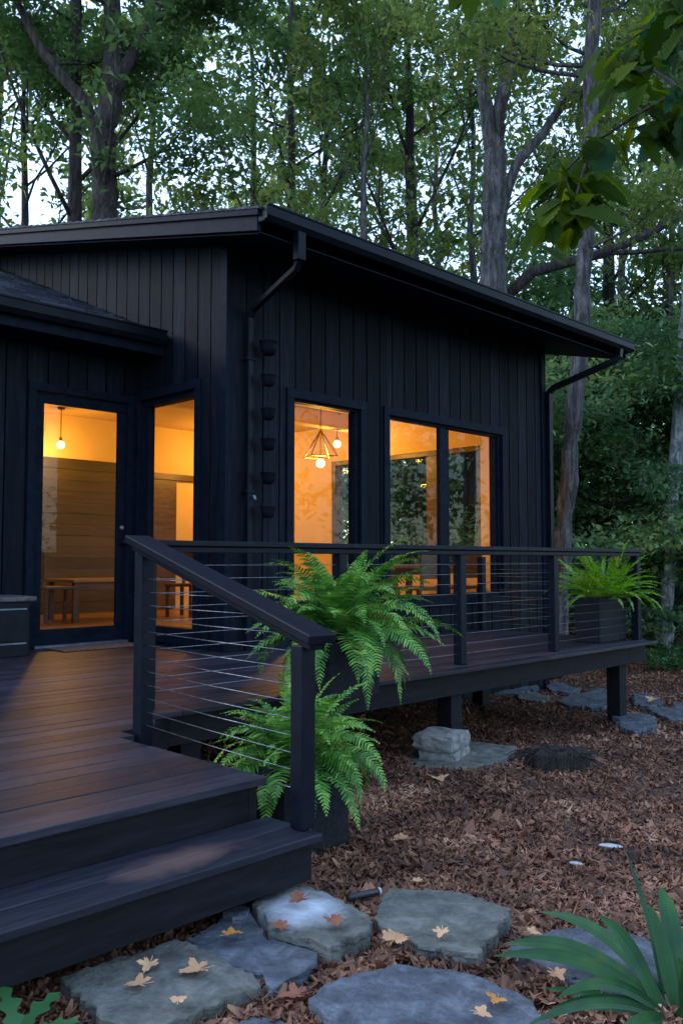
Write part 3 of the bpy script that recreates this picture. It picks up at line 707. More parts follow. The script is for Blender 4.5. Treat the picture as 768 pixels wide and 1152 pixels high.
# ------------------------------------------------------------------ stones
def stone(name, pts, ztop, thick, mat, label, cat, rough=.012, group=None, seed=0, edge=.02):
    rnd = random.Random(seed)
    cx = sum(p[0] for p in pts) / len(pts); cy = sum(p[1] for p in pts) / len(pts)
    out = []
    n = len(pts); sz0 = max(math.hypot(p[0] - cx, p[1] - cy) for p in pts) * 2
    for i in range(n):
        a, b = pts[i], pts[(i + 1) % n]; ln = math.hypot(b[0] - a[0], b[1] - a[1]); k = max(2, int(ln / (.022 if sz0 < 1.2 else .06)))
        for j in range(k):
            t = j / k; am = rough if j else rough * .4
            out.append((a[0] + (b[0] - a[0]) * t - cx + rnd.uniform(-am, am), a[1] + (b[1] - a[1]) * t - cy + rnd.uniform(-am, am)))
    for _ in range(1):
        m_ = len(out); out = [((out[i][0] * 8 + out[i - 1][0] * .5 + out[(i + 1) % m_][0] * .5) / 9, (out[i][1] * 8 + out[i - 1][1] * .5 + out[(i + 1) % m_][1] * .5) / 9) for i in range(m_)]
    m_ = len(out); mb = MB()
    sz = max(math.hypot(*p) for p in out)
    ph = rnd.uniform(0, 9)
    def hz(x, y):
        q = mnoise.fractal(Vector((x * 5 + ph, y * 5, ph)), 1.0, 2.0, 4) * 2.2
        return (math.floor(q * 2.5) + min(1, (q * 2.5 % 1) * 5)) * .0017 * min(1, thick / .05) + .0016 * mnoise.noise(Vector((x * 40, y * 40, ph)))
    rings = [(q / 16, 0) for q in range(1, 16)] + [(.98, 0), (.998, -.0035), (1.0, -thick * .18), (.994, -thick * .24), (1.003, -thick * .34), (1.0, -thick * .55), (.992, -thick * .62), (.99, -thick)]
    mb.v.append((0, 0, hz(0, 0)))
    for s, dz in rings:
        for (x, y) in out:
            j = rnd.uniform(-.003, .003) if dz < -.005 else 0
            mb.v.append((x * s + j, y * s + j, dz + (hz(x * s, y * s) if dz > -.01 else rnd.uniform(-.002, .002))))
    for i in range(m_): mb.f.append((0, 1 + i, 1 + (i + 1) % m_))
    for r in range(len(rings) - 1):
        for i in range(m_):
            a = 1 + r * m_; b = a + m_
            mb.f.append((a + i, b + i, b + (i + 1) % m_, a + (i + 1) % m_))
    mb.f.append(tuple(1 + (len(rings) - 1) * m_ + i for i in range(m_)))
    o = mb.build(name, mat, None, smooth=True)
    try:
        o.data.set_sharp_from_angle(angle=.45)
    except Exception: pass
    o.location = (cx, cy, ztop + .012); tag(o, label, cat, group)
    if label: SLABS.append(pts)
    bm = bmesh.new(); bm.from_mesh(o.data); bmesh.ops.recalc_face_normals(bm, faces=bm.faces); bm.to_mesh(o.data); bm.free()
    return o
FG = 'flagstones set in the mulch at the foot of the step'
stone('flagstone', [(1.237, 2.314), (1.608, 2.297), (1.629, 1.952), (1.599, 1.881), (1.252, 1.889), (1.205, 2.019)], -.37, .09, M['slate2'], 'greenish grey flagstone with three tan leaves, nearest the bottom left corner', 'flagstone', group=FG, seed=1)
stone('flagstone', [(1.646, 2.291), (1.794, 2.322), (1.90, 2.287), (1.80, 2.10), (1.844, 1.941), (1.818, 1.885), (1.611, 1.854), (1.652, 1.944), (1.599, 2.123)], -.375, .08, M['slate'], 'cracked blue grey flagstone with an amber leaf, in front of the white marked stone', 'flagstone', group=FG, seed=2, rough=.016)
fs = stone('flagstone', [(1.925, 2.313), (2.035, 2.355), (2.152, 2.294), (2.152, 2.157), (2.122, 1.96), (2.043, 1.888), (1.86, 1.883), (1.863, 1.939), (1.82, 2.082), (1.88, 2.20)], -.355, .10, M['slate2'], 'flagstone with a whitish mineral patch beside the end of the step', 'flagstone', group=FG, seed=3)
fs.data.materials[0] = patchy('lime_marked_flagstone', M['slate2'], (2.0 - fs.location.x, 2.15 - fs.location.y, 0), (.19, .17, .3), (.62, .68, .76), 1.0)
stone('pebble', [(1.809, 2.327), (1.882, 2.335), (1.904, 2.302), (1.859, 2.256), (1.803, 2.264)], -.362, .03, M['slate'], 'small flat round slate disc leaning on the cracked flagstone', 'pebble', seed=5, edge=.006, rough=.004)
stone('flagstone', [(2.39, 2.121), (2.155, 1.975), (2.12, 1.912), (2.114, 1.753), (2.185, 1.586), (2.438, 1.663), (2.544, 1.706), (2.553, 1.897)], -.38, .09, M['slate2'], 'thick grey flagstone lying alone on the mulch right of the white marked stone', 'flagstone', group=FG, seed=6)
stone('flagstone', [(1.646, 1.75), (1.743, 1.771), (1.966, 1.711), (2.042, 1.563), (2.065, 1.428), (2.049, 1.313), (1.969, 1.20), (1.80, 1.18), (1.564, 1.521)], -.375, .09, M['slate'], 'large blue slate flagstone in the foreground with an orange leaf', 'flagstone', group=FG, seed=7)
stone('flagstone', [(2.319, 1.566), (2.477, 1.548), (2.662, 1.457), (2.702, 1.303), (2.546, 1.15), (2.33, 1.12), (2.263, 1.323)], -.40, .08, M['slate'], 'blue slate flagstone partly behind the strap leaved plant', 'flagstone', group=FG, seed=8)
stone('flagstone', [(1.02, 2.03), (1.13, 2.06), (1.16, 1.93), (1.08, 1.86), (1.0, 1.9)], -.40, .06, M['slate'], 'small blue stone half hidden by leaves at the bottom left corner', 'flagstone', group=FG, seed=9)
stone('pebble', [(1.42, 1.80), (1.52, 1.83), (1.56, 1.74), (1.5, 1.66), (1.42, 1.7)], -.405, .05, M['slate'], 'small dark stone between the front flagstones', 'pebble', seed=10)
PG = 'flagstones of the path behind the deck post'
PP = [([(9.643, 6.4), (9.918, 6.2), (9.442, 5.935), (8.883, 5.864), (8.753, 6.063)], 'path flagstone nearest the house wall, half under the deck'),
      ([(9.784, 5.993), (10.298, 6.173), (9.90, 5.586), (9.55, 5.498), (9.50, 5.75)], 'small pointed path flagstone behind the row'),
      ([(8.758, 5.769), (9.107, 5.737), (8.937, 5.441), (8.553, 5.298), (8.536, 5.576)], 'dull path flagstone in the shade of the deck'),
      ([(8.744, 5.233), (9.277, 5.362), (9.60, 5.26), (9.60, 4.978), (9.102, 4.689), (8.642, 4.647), (8.549, 4.964)], 'broadest path flagstone, left of the corner deck post'),
      ([(9.70, 5.327), (10.046, 5.458), (10.144, 5.258), (9.70, 4.99)], 'narrow path flagstone behind the broadest one'),
      ([(9.901, 4.872), (10.022, 4.677), (9.50, 4.33), (9.13, 4.32), (9.198, 4.528)], 'path flagstone just right of the corner deck post'),
      ([(8.952, 4.27), (9.218, 4.20), (9.06, 3.88), (8.594, 3.62), (8.524, 3.854)], 'path flagstone nearest the camera on the right'),
      ([(9.60, 4.26), (9.90, 4.10), (9.25, 3.80), (9.17, 4.05)], 'path flagstone cut off by the right edge of the picture')]
for i, (p, lb) in enumerate(PP):
    zt = gz(sum(q[0] for q in p) / len(p)) + .045
    stone('path_stone', p, zt, .08, M['slate'] if i != 2 else M['slate2'], lb, 'path stone', group=PG, seed=20 + i, rough=.03)
stone('rock', [(8.054, 4.171), (8.332, 4.011), (8.273, 3.856), (7.801, 3.638), (7.368, 3.624), (7.555, 3.853)], gz(7.9) + .07, .14, M['slate'], 'rough blue rock at the foot of the corner deck post', 'rock', seed=30, rough=.03, edge=.05)
def lumpbox(name, c, s, rz, mat, label, cat, seed, group=None):
    rnd = random.Random(seed)
    bm = bmesh.new(); bmesh.ops.create_cube(bm, size=1); bmesh.ops.subdivide_edges(bm, edges=bm.edges, cuts=3, use_grid_fill=True)
    for v in bm.verts:
        p = v.co; e = sum(1 for q in p if abs(abs(q) - .5) < .01)
        k = {1: 1, 2: .965, 3: .91}.get(e, 1)
        v.co = Vector((p.x * s[0] * k, p.y * s[1] * k, p.z * s[2] * k)) + Vector([rnd.uniform(-.006, .006) for _ in range(3)])
    me = bpy.data.meshes.new(name); bm.to_mesh(me); bm.free(); me.materials.append(mat)
    o = bpy.data.objects.new(name, me); COL.objects.link(o); o.location = c; o.rotation_euler = (rnd.uniform(-.03, .03), rnd.uniform(-.03, .03), rz); tag(o, label, cat, group)
    return o
gb = gz(5.05)
lumpbox('stone_block', (5.06, 3.94, gb + .05), (.36, .28, .10), .35, M['block'], 'pale grey stone block resting on the ground slab, lower of the stacked pair', 'stone block', 3)
lumpbox('stone_block', (5.04, 3.95, gb + .155), (.38, .30, .115), .28, M['block'], 'pale grey stone block, upper of the stacked pair by the deck post', 'stone block', 4)
stone('ground_slab', [(4.55, 3.9), (4.95, 4.2), (5.6, 4.15), (5.7, 3.75), (5.2, 3.55), (4.7, 3.6)], gz(5.1) + .03, .05, M['slate2'], 'flat dusty slab under the stacked stone blocks', 'slab', seed=31)
lumpbox('small_stone', (2.21, 2.44, -.37), (.055, .05, .12), .3, M['slate'], 'small upright blue stone standing under the end of the step', 'small stone', 6)
litter(420000)
rt = random.Random(9); mb = MB()
for i in range(260):
    r_ = 1.9 + 6 * rt.random() ** 1.4; a_ = math.radians(rt.uniform(8, 62)); x_, y_ = r_ * math.cos(a_), r_ * math.sin(a_)
    if y_ > 4.6 or (x_ < 2.25 and y_ > 2.2): continue
    h_ = rt.uniform(0, PI); l_ = rt.uniform(.04, .16); p_ = [Vector((x_, y_, float(vgz(np.array(x_), np.array(y_))) + .032))]
    for q_ in range(3):
        h_ += rt.uniform(-.3, .3); p_.append(p_[-1] + Vector((math.cos(h_), math.sin(h_), rt.uniform(-.08, .1))) * l_ / 3)
    mb.tube(p_, [.0028, .0024, .0018, .001], 5)
o = mb.build('twigs', M['bark'], None, smooth=True); tag(o, 'thin broken twigs scattered over the mulch', 'twigs', kind='stuff')
# stump
rnd = random.Random(5)
mb = MB(); cx, cy = 5.50, 3.30; g = gz(cx)
prof = []
nseg = 22
for r, z in ((.30, -.05), (.29, .05), (.26, .12), (.22, .155), (.12, .13), (.02, .10)):
    for k in range(nseg):
        a = 2 * PI * k / nseg; rr = r * (1 + .22 * math.sin(3 * a + 1) + .12 * math.sin(7 * a) + rnd.uniform(-.08, .08))
        mb.v.append((rr * 1.05 * math.cos(a), rr * .7 * math.sin(a), z + rnd.uniform(-.02, .02)))
for i in range(5):
    for k in range(nseg): mb.f.append((i * nseg + k, i * nseg + (k + 1) % nseg, (i + 1) * nseg + (k + 1) % nseg, (i + 1) * nseg + k))
mb.f.append(tuple(5 * nseg + k for k in range(nseg)))
for k in range(130):
    a = rnd.uniform(0, 2 * PI); r0 = rnd.uniform(.05, .27); p = Vector((r0 * 1.35 * math.cos(a), r0 * .85 * math.sin(a), .16 - r0 * .2)); pts = [p]
    dd = Vector((math.cos(a) + rnd.uniform(-.8, .8), math.sin(a) + rnd.uniform(-.8, .8), rnd.uniform(-.4, .7)))
    for q in range(4):
        p = p + dd.normalized() * .05; dd += Vector((rnd.uniform(-.5, .5), rnd.uniform(-.5, .5), -.55)); pts.append(p)
    mb.tube(pts, [.006, .005, .004, .003, .0015], 4)
o = mb.build('root_ball', M['root'], None); o.location = (cx, cy, g); o.rotation_euler = (0, 0, -.75); o.scale = (.72, .72, .9); tag(o, 'dark fibrous root stump lying on the mulch', 'stump')

# ------------------------------------------------------------------ fallen leaves
def lobed(mat, loc, size, rz, tilt, label, lobes=5, depth=.5, cat='leaf', curl=.26, group=None):
    pts = []; n = lobes * 4
    angs = [(-130 + 260 * i / (lobes - 1)) for i in range(lobes)]
    prof = []
    for i, a in enumerate(angs):
        ln = 1 - .32 * abs(a) / 130
        prof += [(a - 19, ln * .70), (a - 12, ln * .86), (a - 5, ln * .84), (a, ln), (a + 6, ln * .82), (a + 12, ln * .84), (a + 19, ln * .70)]
        if i < lobes - 1: prof.append((a + 130 / (lobes - 1), depth * 1.05 * ln))
    mb = MB(); mb.v.append((0, 0, 0))
    for s in (.55, 1):
        for a, r in prof:
            t = math.radians(a + 90); x, y = size * r * s * math.cos(t), size * r * s * math.sin(t)
            mb.v.append((x, y, curl * (x * x * 1.3 - y * y * .4 + abs(x) * .25 * size) / size + random.uniform(-.02, .06) * size * s))
    n = len(prof)
    for i in range(n - 1): mb.f += [(0, 1 + i, 2 + i), (1 + i, 1 + n + i, 2 + n + i, 2 + i)]
    mb.tube([(0, 0, 0), (.01 * size, -.4 * size, .02 * size), (.1 * size, -.75 * size, .05 * size)], .0012, 4)
    o = mb.build('fallen_leaf', mat, None, smooth=False); o.location = (loc[0], loc[1], loc[2] + .016); o.rotation_euler = (tilt[0], tilt[1], rz); o.scale = (1.12,) * 3; tag(o, label, cat, group or 'fallen leaves lying on the flagstones and mulch')
LV = [('maple', (1.345, 2.085, -.355), .045, .6, 'tan fallen leaf at the middle of the greenish flagstone'),
      ('maple', (1.43, 2.17, -.355), .04, 2.2, 'curled tan fallen leaf nearest the step on the greenish flagstone'),
      ('maple', (1.50, 2.035, -.352), .055, 1.0, 'largest tan fallen leaf on the right end of the greenish flagstone'),
      ('orange', (1.715, 2.165, -.358), .042, 4.4, 'amber fallen leaf on the cracked blue flagstone'),
      ('russet', (1.835, 2.07, -.345), .040, .2, 'russet fallen leaf between the cracked and the white marked stone'),
      ('russet', (1.97, 1.985, -.335), .042, 2.9, 'russet fallen leaf on the near rim of the white marked stone'),
      ('russet', (2.01, 2.165, -.33), .045, 1.4, 'brown curled fallen leaf on the whitish patch'),
      ('maple', (2.06, 1.80, -.37), .058, 5.0, 'tan maple leaf on the mulch below the white marked stone'),
      ('maple', (2.20, 1.73, -.365), .034, 2.0, 'small pale fallen leaf against the thick grey flagstone'),
      ('orange', (1.96, 1.36, -.36), .036, 1.9, 'orange fallen leaf on the large blue slate'),
      ('maple', (1.87, 1.35, -.36), .030, 3.6, 'tan fallen leaf left of the orange one on the large blue slate'),
      ('maple', (3.05, 2.62, -.47), .055, .7, 'pale fallen leaf alone on the mulch near the low fern planter'),
      ('maple', (2.43, 1.55, -.385), .03, 4.0, 'pale fallen leaf by the slate behind the strap leaved plant'),
      ('maple', (4.35, 3.45, -.565), .09, 2.6, 'pale flattened fallen leaf in front of the stacked stone blocks'),
      ('maple', (2.62, 2.18, -.435), .035, .2, 'small bright fallen leaf above the thick grey flagstone'),
      ('russet', (1.66, 1.80, -.395), .05, .9, 'russet fallen leaf in the gap before the large blue slate'),
      ('russet', (1.22, 1.86, -.39), .05, 3.1, 'russet fallen leaf at the bottom left corner'),
      ('maple', (2.25, 1.36, -.39), .035, 2.8, 'tan fallen leaf on the mulch left of the strap leaves'),
      ('maple', (1.36, 1.93, -.352), .028, 5.5, 'small tan fallen leaf on the near edge of the greenish flagstone'),
      ('maple', (9.4, 4.4, -.75), .10, 1.5, 'brown fallen leaf on the path flagstone right of the deck post')]
for m_, loc, s, rz, lb in LV:
    lobed(M[m_], loc, s, rz, (random.uniform(-.18, .18), random.uniform(-.18, .18)), lb, lobes=random.choice((5, 5, 7)))
mb = MB(); mb.lathe([(.001, 0), (.03, .002), (.04, .008), (.03, .014), (.001, .016)], n=18); mb.v = [(x * 1.5, y * .6, z) for x, y, z in mb.v]
o = mb.build('pale_pebble', M['white'], None, smooth=True); o.location = (3.80, 2.0, gz(3.8) + .02); o.rotation_euler = (0, .1, -.7); tag(o, 'smooth whitish oval pebble on the mulch', 'pebble')
o2 = o.copy(); COL.objects.link(o2); o2.location = (3.40, 1.95, gz(3.4) + .02); o2.scale = (.5, .6, .8); o2.rotation_euler = (0, 0, 1.9); o2['label'] = 'tiny whitish chip on the mulch nearer the strap leaves'

# ------------------------------------------------------------------ ferns
def frond(Vl, Fl, base, az, el, L_, width, npin, droop, rnd, blade=.0085, drop=.25, stiff=False):
    """one arching frond: rachis strip plus a pair of tapered leaflets at each node"""
    n = npin; dirh = Vector((math.cos(az), math.sin(az), 0)); p = Vector(base); pts = [p.copy()]; e = el; sw = rnd.uniform(-.5, .5) / n
    a = az
    for i in range(n):
        t = i / n
        e -= droop / n * (.5 + 1.3 * t)
        e = max(e, -1.45)
        a += sw
        p = p + Vector((math.cos(a) * math.cos(e), math.sin(a) * math.cos(e), math.sin(e))) * (L_ / n); pts.append(p.copy())
    tw = rnd.uniform(-.5, .5)
    def quad(a_, b_, c_, d_):
        k = len(Vl); Vl.extend([a_, b_, c_, d_]); Fl.append((k, k + 1, k + 2, k + 3))
    for i in range(1, n + 1):
        t = i / n; d = (pts[i] - pts[i - 1]).normalized()
        side = d.cross(Vector((0, 0, 1)))
        side = side.normalized() if side.length > .05 else Vector((-math.sin(az), math.cos(az), 0))
        up = side.cross(d).normalized()
        side = (side * math.cos(tw) + up * math.sin(tw)).normalized(); up = side.cross(d).normalized()
        rw = .0028 * (1 - .8 * t)
        quad(pts[i - 1] - side * rw, pts[i - 1] + side * rw, pts[i] + side * rw * .9, pts[i] - side * rw * .9)
        if t < .07: continue
        l = width * (min(1, (t + .08) / .32) ** .7) * (1 - max(0, (t - .35) / .65) ** 1.7) + .006
        for s in (-1, 1):
            ll = l * rnd.uniform(.88, 1.1); fw = d * (.28 + .3 * t + rnd.uniform(-.08, .08)) + up * rnd.uniform(-.05, .28)
            dr = (side * s + fw).normalized(); b = blade * (.75 + .25 * min(1, l / width)) * rnd.uniform(.85, 1.1)
            dn = Vector((0, 0, -1)) * drop * ll
            m0 = pts[i]; m1 = m0 + dr * ll * .4 + dn * .12; m2 = m0 + dr * ll * .78 + dn * .5; m3 = m0 + dr * ll + dn * .95
            wv = (d * .95 + up * rnd.uniform(-.25, .25)).normalized()
            k = len(Vl)
            Vl.extend([m0 - wv * b * .4, m0 + wv * b * .5, m1 - wv * b * .5, m1 + wv * b * .55, m2 - wv * b * .36, m2 + wv * b * .4, m3])
            Fl.append((k, k + 1, k + 3, k + 2)); Fl.append((k + 2, k + 3, k + 5, k + 4)); Fl.append((k + 4, k + 5, k + 6))
def fern(name, loc, label, nfr, Lr, width, npin, elr, droopr, mat, seed, crown=.09, blade=.0085, bias=None, drop=.25, stiff=False, tips=True):
    rnd = random.Random(seed); t = thing(name, label, 'fern', loc)
    Vl, Fl = [], []
    for i in range(nfr):
        az = i * 2.399 + rnd.uniform(-.35, .35); q = (i + .5) / nfr
        el = elr[0] + (elr[1] - elr[0]) * q + rnd.uniform(-.14, .14)
        Ln = rnd.uniform(*Lr) * (1 - .12 * (1 - q))
        if bias: Ln *= 1 + bias[1] * math.cos(az - bias[0])
        r = crown * (1 - .7 * q) * rnd.uniform(.4, 1)
        frond(Vl, Fl, (r * math.cos(az), r * math.sin(az), rnd.uniform(-.02, .02)), az, el, Ln, width * rnd.uniform(.85, 1.1), int(npin * Ln / Lr[1]), rnd.uniform(*droopr) * (1.15 - .35 * q), rnd, blade, drop)
    me = bpy.data.meshes.new('fronds'); me.from_pydata([tuple(v) for v in Vl], [], Fl); me.update(); me.materials.append(mat)
    o = bpy.data.objects.new('fronds', me); COL.objects.link(o); o.parent = t
    mb = MB()
    for k in range(26):
        a = rnd.uniform(0, 6.28); r = rnd.uniform(0, crown * .6)
        mb.tube([(r * math.cos(a), r * math.sin(a), -.03), (r * 1.2 * math.cos(a), r * 1.2 * math.sin(a), .02), (r * 1.5 * math.cos(a), r * 1.5 * math.sin(a), .055)], [.008, .006, .002], 5)
    sub(mb, 'crown', M['root'], t)
    return t
def planter(loc, wx, wy, h, taper, label, rz=0):
    t = thing('planter_box', label, 'planter', loc); t.rotation_euler = (0, 0, rz)
    mb = MB(); b = 1 - taper
    x0, y0 = wx / 2, wy / 2; w_ = .018
    def q(x, y, z, k=1): return (x * k, y * k, z)
    o4 = [(-x0, -y0), (x0, -y0), (x0, y0), (-x0, y0)]; i4 = [(-x0 + w_, -y0 + w_), (x0 - w_, -y0 + w_), (x0 - w_, y0 - w_), (-x0 + w_, y0 - w_)]
    mb.v = [(x * b, y * b, 0) for x, y in o4] + [(x, y, h) for x, y in o4] + [(x, y, h) for x, y in i4] + [(x * .98, y * .98, h - .06) for x, y in i4]
    mb.f = [(3, 2, 1, 0)] + [(i, (i + 1) % 4, 4 + (i + 1) % 4, 4 + i) for i in range(4)] + [(4 + i, 4 + (i + 1) % 4, 8 + (i + 1) % 4, 8 + i) for i in range(4)] + [(8 + i, 8 + (i + 1) % 4, 12 + (i + 1) % 4, 12 + i) for i in range(4)]
    sub(mb, 'box', M['planter'], t, bevel=.005)
    mb = MB(); mb.v = [(x * .975, y * .975, h - .05 + random.uniform(0, .01)) for x, y in i4]; mb.f = [(0, 1, 2, 3)]; sub(mb, 'soil', M['soil'], t)
    return t
pb = planter((3.82, 3.815, -.02), .44, .36, .34, .04, 'square black planter hooked on the outer edge of the deck under the big fern')
mb = MB(); mb.box(-.16, -.12, .165, .203, -.06, .31); mb.box(.12, .16, .165, .203, -.06, .31); sub(mb, 'bracket', M['metal'], pb)
fern('fern', (3.86, 3.82, .36), 'large arching bright green fern spilling over the deck edge', 96, (.54, .80), .086, 42, (-.05, 1.48), (.7, 2.0), M['fern'], 3, bias=(-1.0, .06), blade=.0145)
planter((2.64, 2.92, gz(2.6) - .01), .38, .36, .38, .0, 'tall square black planter on the mulch behind the lower handrail post')
fern('fern', (2.66, 2.90, -.08), 'smaller bright green fern in the low planter behind the stair cables', 84, (.34, .50), .060, 34, (-.05, 1.42), (.8, 2.0), M['fern'], 8, bias=(-1.2, .05), blade=.012)
planter((8.08, 4.32, .002), .54, .28, .43, .05, 'tapered black planter on the far corner of the deck')
fern('sword_fern', (8.12, 4.31, .42), 'yellow green upright fern in the planter at the far deck corner', 130, (.40, .64), .036, 30, (.30, 1.45), (.4, 1.2), M['fern2'], 12, crown=.20, blade=.021, drop=.05)

# strap leaved plant in the right foreground
sp = thing('strap_leaf_plant', 'dark green plant with long strap leaves in the bottom right corner', 'plant', (2.34, 1.08, -.44))
def strap(pts, w):
    w *= .80; mb = MB(); n = 22; P = [Vector(p) for p in pts]
    def bez(t):
        return P[0] * (1 - t) ** 2 + P[1] * (2 * t * (1 - t)) + P[2] * t ** 2
    C = [bez(i / n) for i in range(n + 1)]
    for i, c in enumerate(C):
        t = i / n; d = (C[min(i + 1, n)] - C[max(i - 1, 0)]).normalized(); s = d.cross(Vector((-.6, -.5, .62))).normalized(); u = s.cross(d).normalized()
        ww = w * (.35 + .65 * math.sin(min(1, t / .45) * PI / 2)) * (1 - max(0, (t - .45) / .55) ** 2.6) + .0008
        for k in range(15): mb.v.append(tuple(c + s * (ww * (k - 7) / 7) + u * (ww * (.24 * ((k - 7) / 7) ** 2 + (-.07 if k == 7 else .022 * (k % 2)))) - Vector((2.34, 1.08, -.44))))
    for i in range(n):
        for k in range(14): mb.f.append((i * 15 + k, i * 15 + k + 1, i * 15 + 16 + k, i * 15 + 15 + k))
    sub(mb, 'leaf', M['strap'], sp, smooth=True)
R0 = (2.34, 1.06, -.44)
strap([R0, (2.30, 1.26, -.27), (2.13, 1.49, -.33)], .024)
strap([R0, (2.42, 1.25, -.24), (2.40, 1.50, -.285)], .023)
strap([(2.36, 1.09, -.44), (2.47, 1.16, -.26), (2.50, 1.27, -.065)], .009)
strap([(2.36, 1.06, -.44), (2.40, 1.10, -.28), (2.41, 1.155, -.17)], .026)
strap([R0, (2.20, 1.16, -.26), (1.99, 1.20, -.30)], .019)
strap([R0, (2.10, 1.12, -.27), (1.78, 1.15, -.27)], .016)
strap([R0, (2.42, 1.20, -.30), (2.49, 1.30, -.31)], .012)
strap([(2.36, 1.04, -.44), (2.40, 1.0, -.22), (2.40, .98, -.20)], .024)
strap([(2.36, 1.04, -.44), (2.28, 1.0, -.26), (2.20, .98, -.20)], .02)
strap([R0, (2.26, 1.22, -.38), (2.16, 1.34, -.38)], .017)
strap([R0, (2.5, .95, -.2), (2.6, .8, -.25)], .022)
strap([R0, (2.2, .9, -.2), (2.1, .75, -.25)], .022)

strap([R0, (2.34, 1.30, -.26), (2.24, 1.52, -.34)], .030)
strap([(2.36, 1.05, -.44), (2.50, 1.12, -.22), (2.58, 1.20, -.18)], .034)
strap([(2.33, 1.08, -.44), (2.34, 1.17, -.24), (2.28, 1.24, -.19)], .026)
strap([R0, (2.10, 1.02, -.30), (1.90, 1.04, -.36)], .030)
strap([R0, (2.22, 1.14, -.34), (2.06, 1.26, -.37)], .026)

# lobed seedling at the bottom left
wd = thing('seedling', 'bright green lobed leaves of a seedling at the bottom left corner', 'plant', (1.02, 2.10, -.42))
def lobleaf(parent, base, tip, w, mat, name='leaf', lob=4, nrm=Vector((0, 0, 1)), amp=.32):
    b, t = Vector(base), Vector(tip); d = (t - b); ln = d.length; d.normalize(); s = d.cross(nrm).normalized(); u = s.cross(d).normalized()
    mb = MB(); n = lob * 10
    for i in range(n + 1):
        q = i / n; ww = w * (max(0, math.sin(PI * (q ** .8))) ** .6) * (1 - amp * (.5 + .5 * math.cos(2 * PI * lob * q))) + .0006
        c = b + d * (ln * q) - u * (.14 * ln * (q - .3) ** 2)
        for k, h in ((-1, .12), (0, 0), (1, .12)): mb.v.append(tuple(c + s * ww * k + u * ww * h + d * (abs(k) * ww * .25)))
    for i in range(n):
        for k in range(2): mb.f.append((i * 3 + k, i * 3 + k + 1, i * 3 + 4 + k, i * 3 + 3 + k))
    return sub(mb, name, mat, parent, smooth=True)
for (bx, by, bz, tx, ty, tz, w_) in ((.0, .02, .05, .02, .13, .10, .022), (0, .02, .05, .10, .04, .09, .024), (0, .02, .05, -.02, -.06, .09, .022), (.02, .0, .05, .09, -.06, .07, .02), (0, .02, .04, -.09, .04, .06, .022), (-.02, -.02, .04, -.06, -.11, .05, .02)):
    lobleaf(wd, (bx, by, bz), (tx, ty, tz), w_ * 1.15, M['weed'], lob=3, amp=.62)
mb = MB(); mb.tube([(0, 0, -.02), (0, .01, .03), (0, .02, .055)], .002, 5); sub(mb, 'stem', M['weed'], wd); wd.scale = (1.25, 1.25, 1.25)

# ------------------------------------------------------------------ trees
def leafcloud(centers, radii, per, size, seed, flat=.45, name='crown', mat=None, parent=None, droop=.35, aspect=.5, base=None):
    rg = np.random.default_rng(seed)
    C = np.repeat(np.array(centers), per, 0); R = np.repeat(np.array(radii), per)
    n = len(C)
    g = rg.normal(0, 1, (n, 3)); g /= np.linalg.norm(g, axis=1)[:, None]; g *= (rg.random(n) ** .45)[:, None]
    P = C + g * R[:, None] * np.array([1, 1, flat])
    if base is not None:      # keep foliage clear of the house
        W = P + np.array(base); ok = ~((W[:, 0] < 11.0) & (W[:, 1] < 12.8) & (W[:, 2] < 5.6)); P = P[ok]; n = len(P)
    az = rg.uniform(0, 2 * PI, n); el = rg.normal(-droop, .45, n)
    d = np.stack([np.cos(az) * np.cos(el), np.sin(az) * np.cos(el), np.sin(el)], 1)
    s = np.stack([-np.sin(az), np.cos(az), rg.normal(0, .5, n)], 1); s /= np.linalg.norm(s, axis=1)[:, None]
    nn = np.cross(d, s)
    ln = size * rg.uniform(.6, 1.25, n); w = ln * aspect * rg.uniform(.8, 1.2, n)
    V = np.zeros((n, 4, 3))
    V[:, 0] = P - d * (ln * .5)[:, None]; V[:, 1] = P + s * (w * .5)[:, None] + nn * (w * .12)[:, None]
    V[:, 2] = P + d * (ln * .5)[:, None] - nn * (ln * .1)[:, None]; V[:, 3] = P - s * (w * .5)[:, None] + nn * (w * .12)[:, None]
    F_ = np.arange(n * 4).reshape(n, 4)
    return bulk(name, V.reshape(-1, 3), F_, 4, mat, parent)
def limb(mb, p, az, el, ln, r, rnd, tips, depth, up=.0, wig=.28):
    p = Vector(p); pts = [p.copy()]; n = 5; e = el; a = az
    for i in range(n):
        e += rnd.uniform(-wig, wig) * .6 + up; a += rnd.uniform(-wig, wig)
        p = p + Vector((math.cos(a) * math.cos(e), math.sin(a) * math.cos(e), math.sin(e))) * (ln / n); pts.append(p.copy())
        if depth > 0 and i >= 1:
            for _ in range(rnd.choice((1, 1, 2))):
                limb(mb, p, a + rnd.choice((-1, 1)) * rnd.uniform(.5, 1.1), e + rnd.uniform(-.3, .35), ln * rnd.uniform(.3, .5), r * (1 - i / n) * .5, rnd, tips, depth - 1, up, wig)
        if i >= 1: tips.append(tuple(p))
    mb.tube(pts, [r * (1 - .82 * i / n) for i in range(n + 1)], 6 if r < .05 else 8, .05)
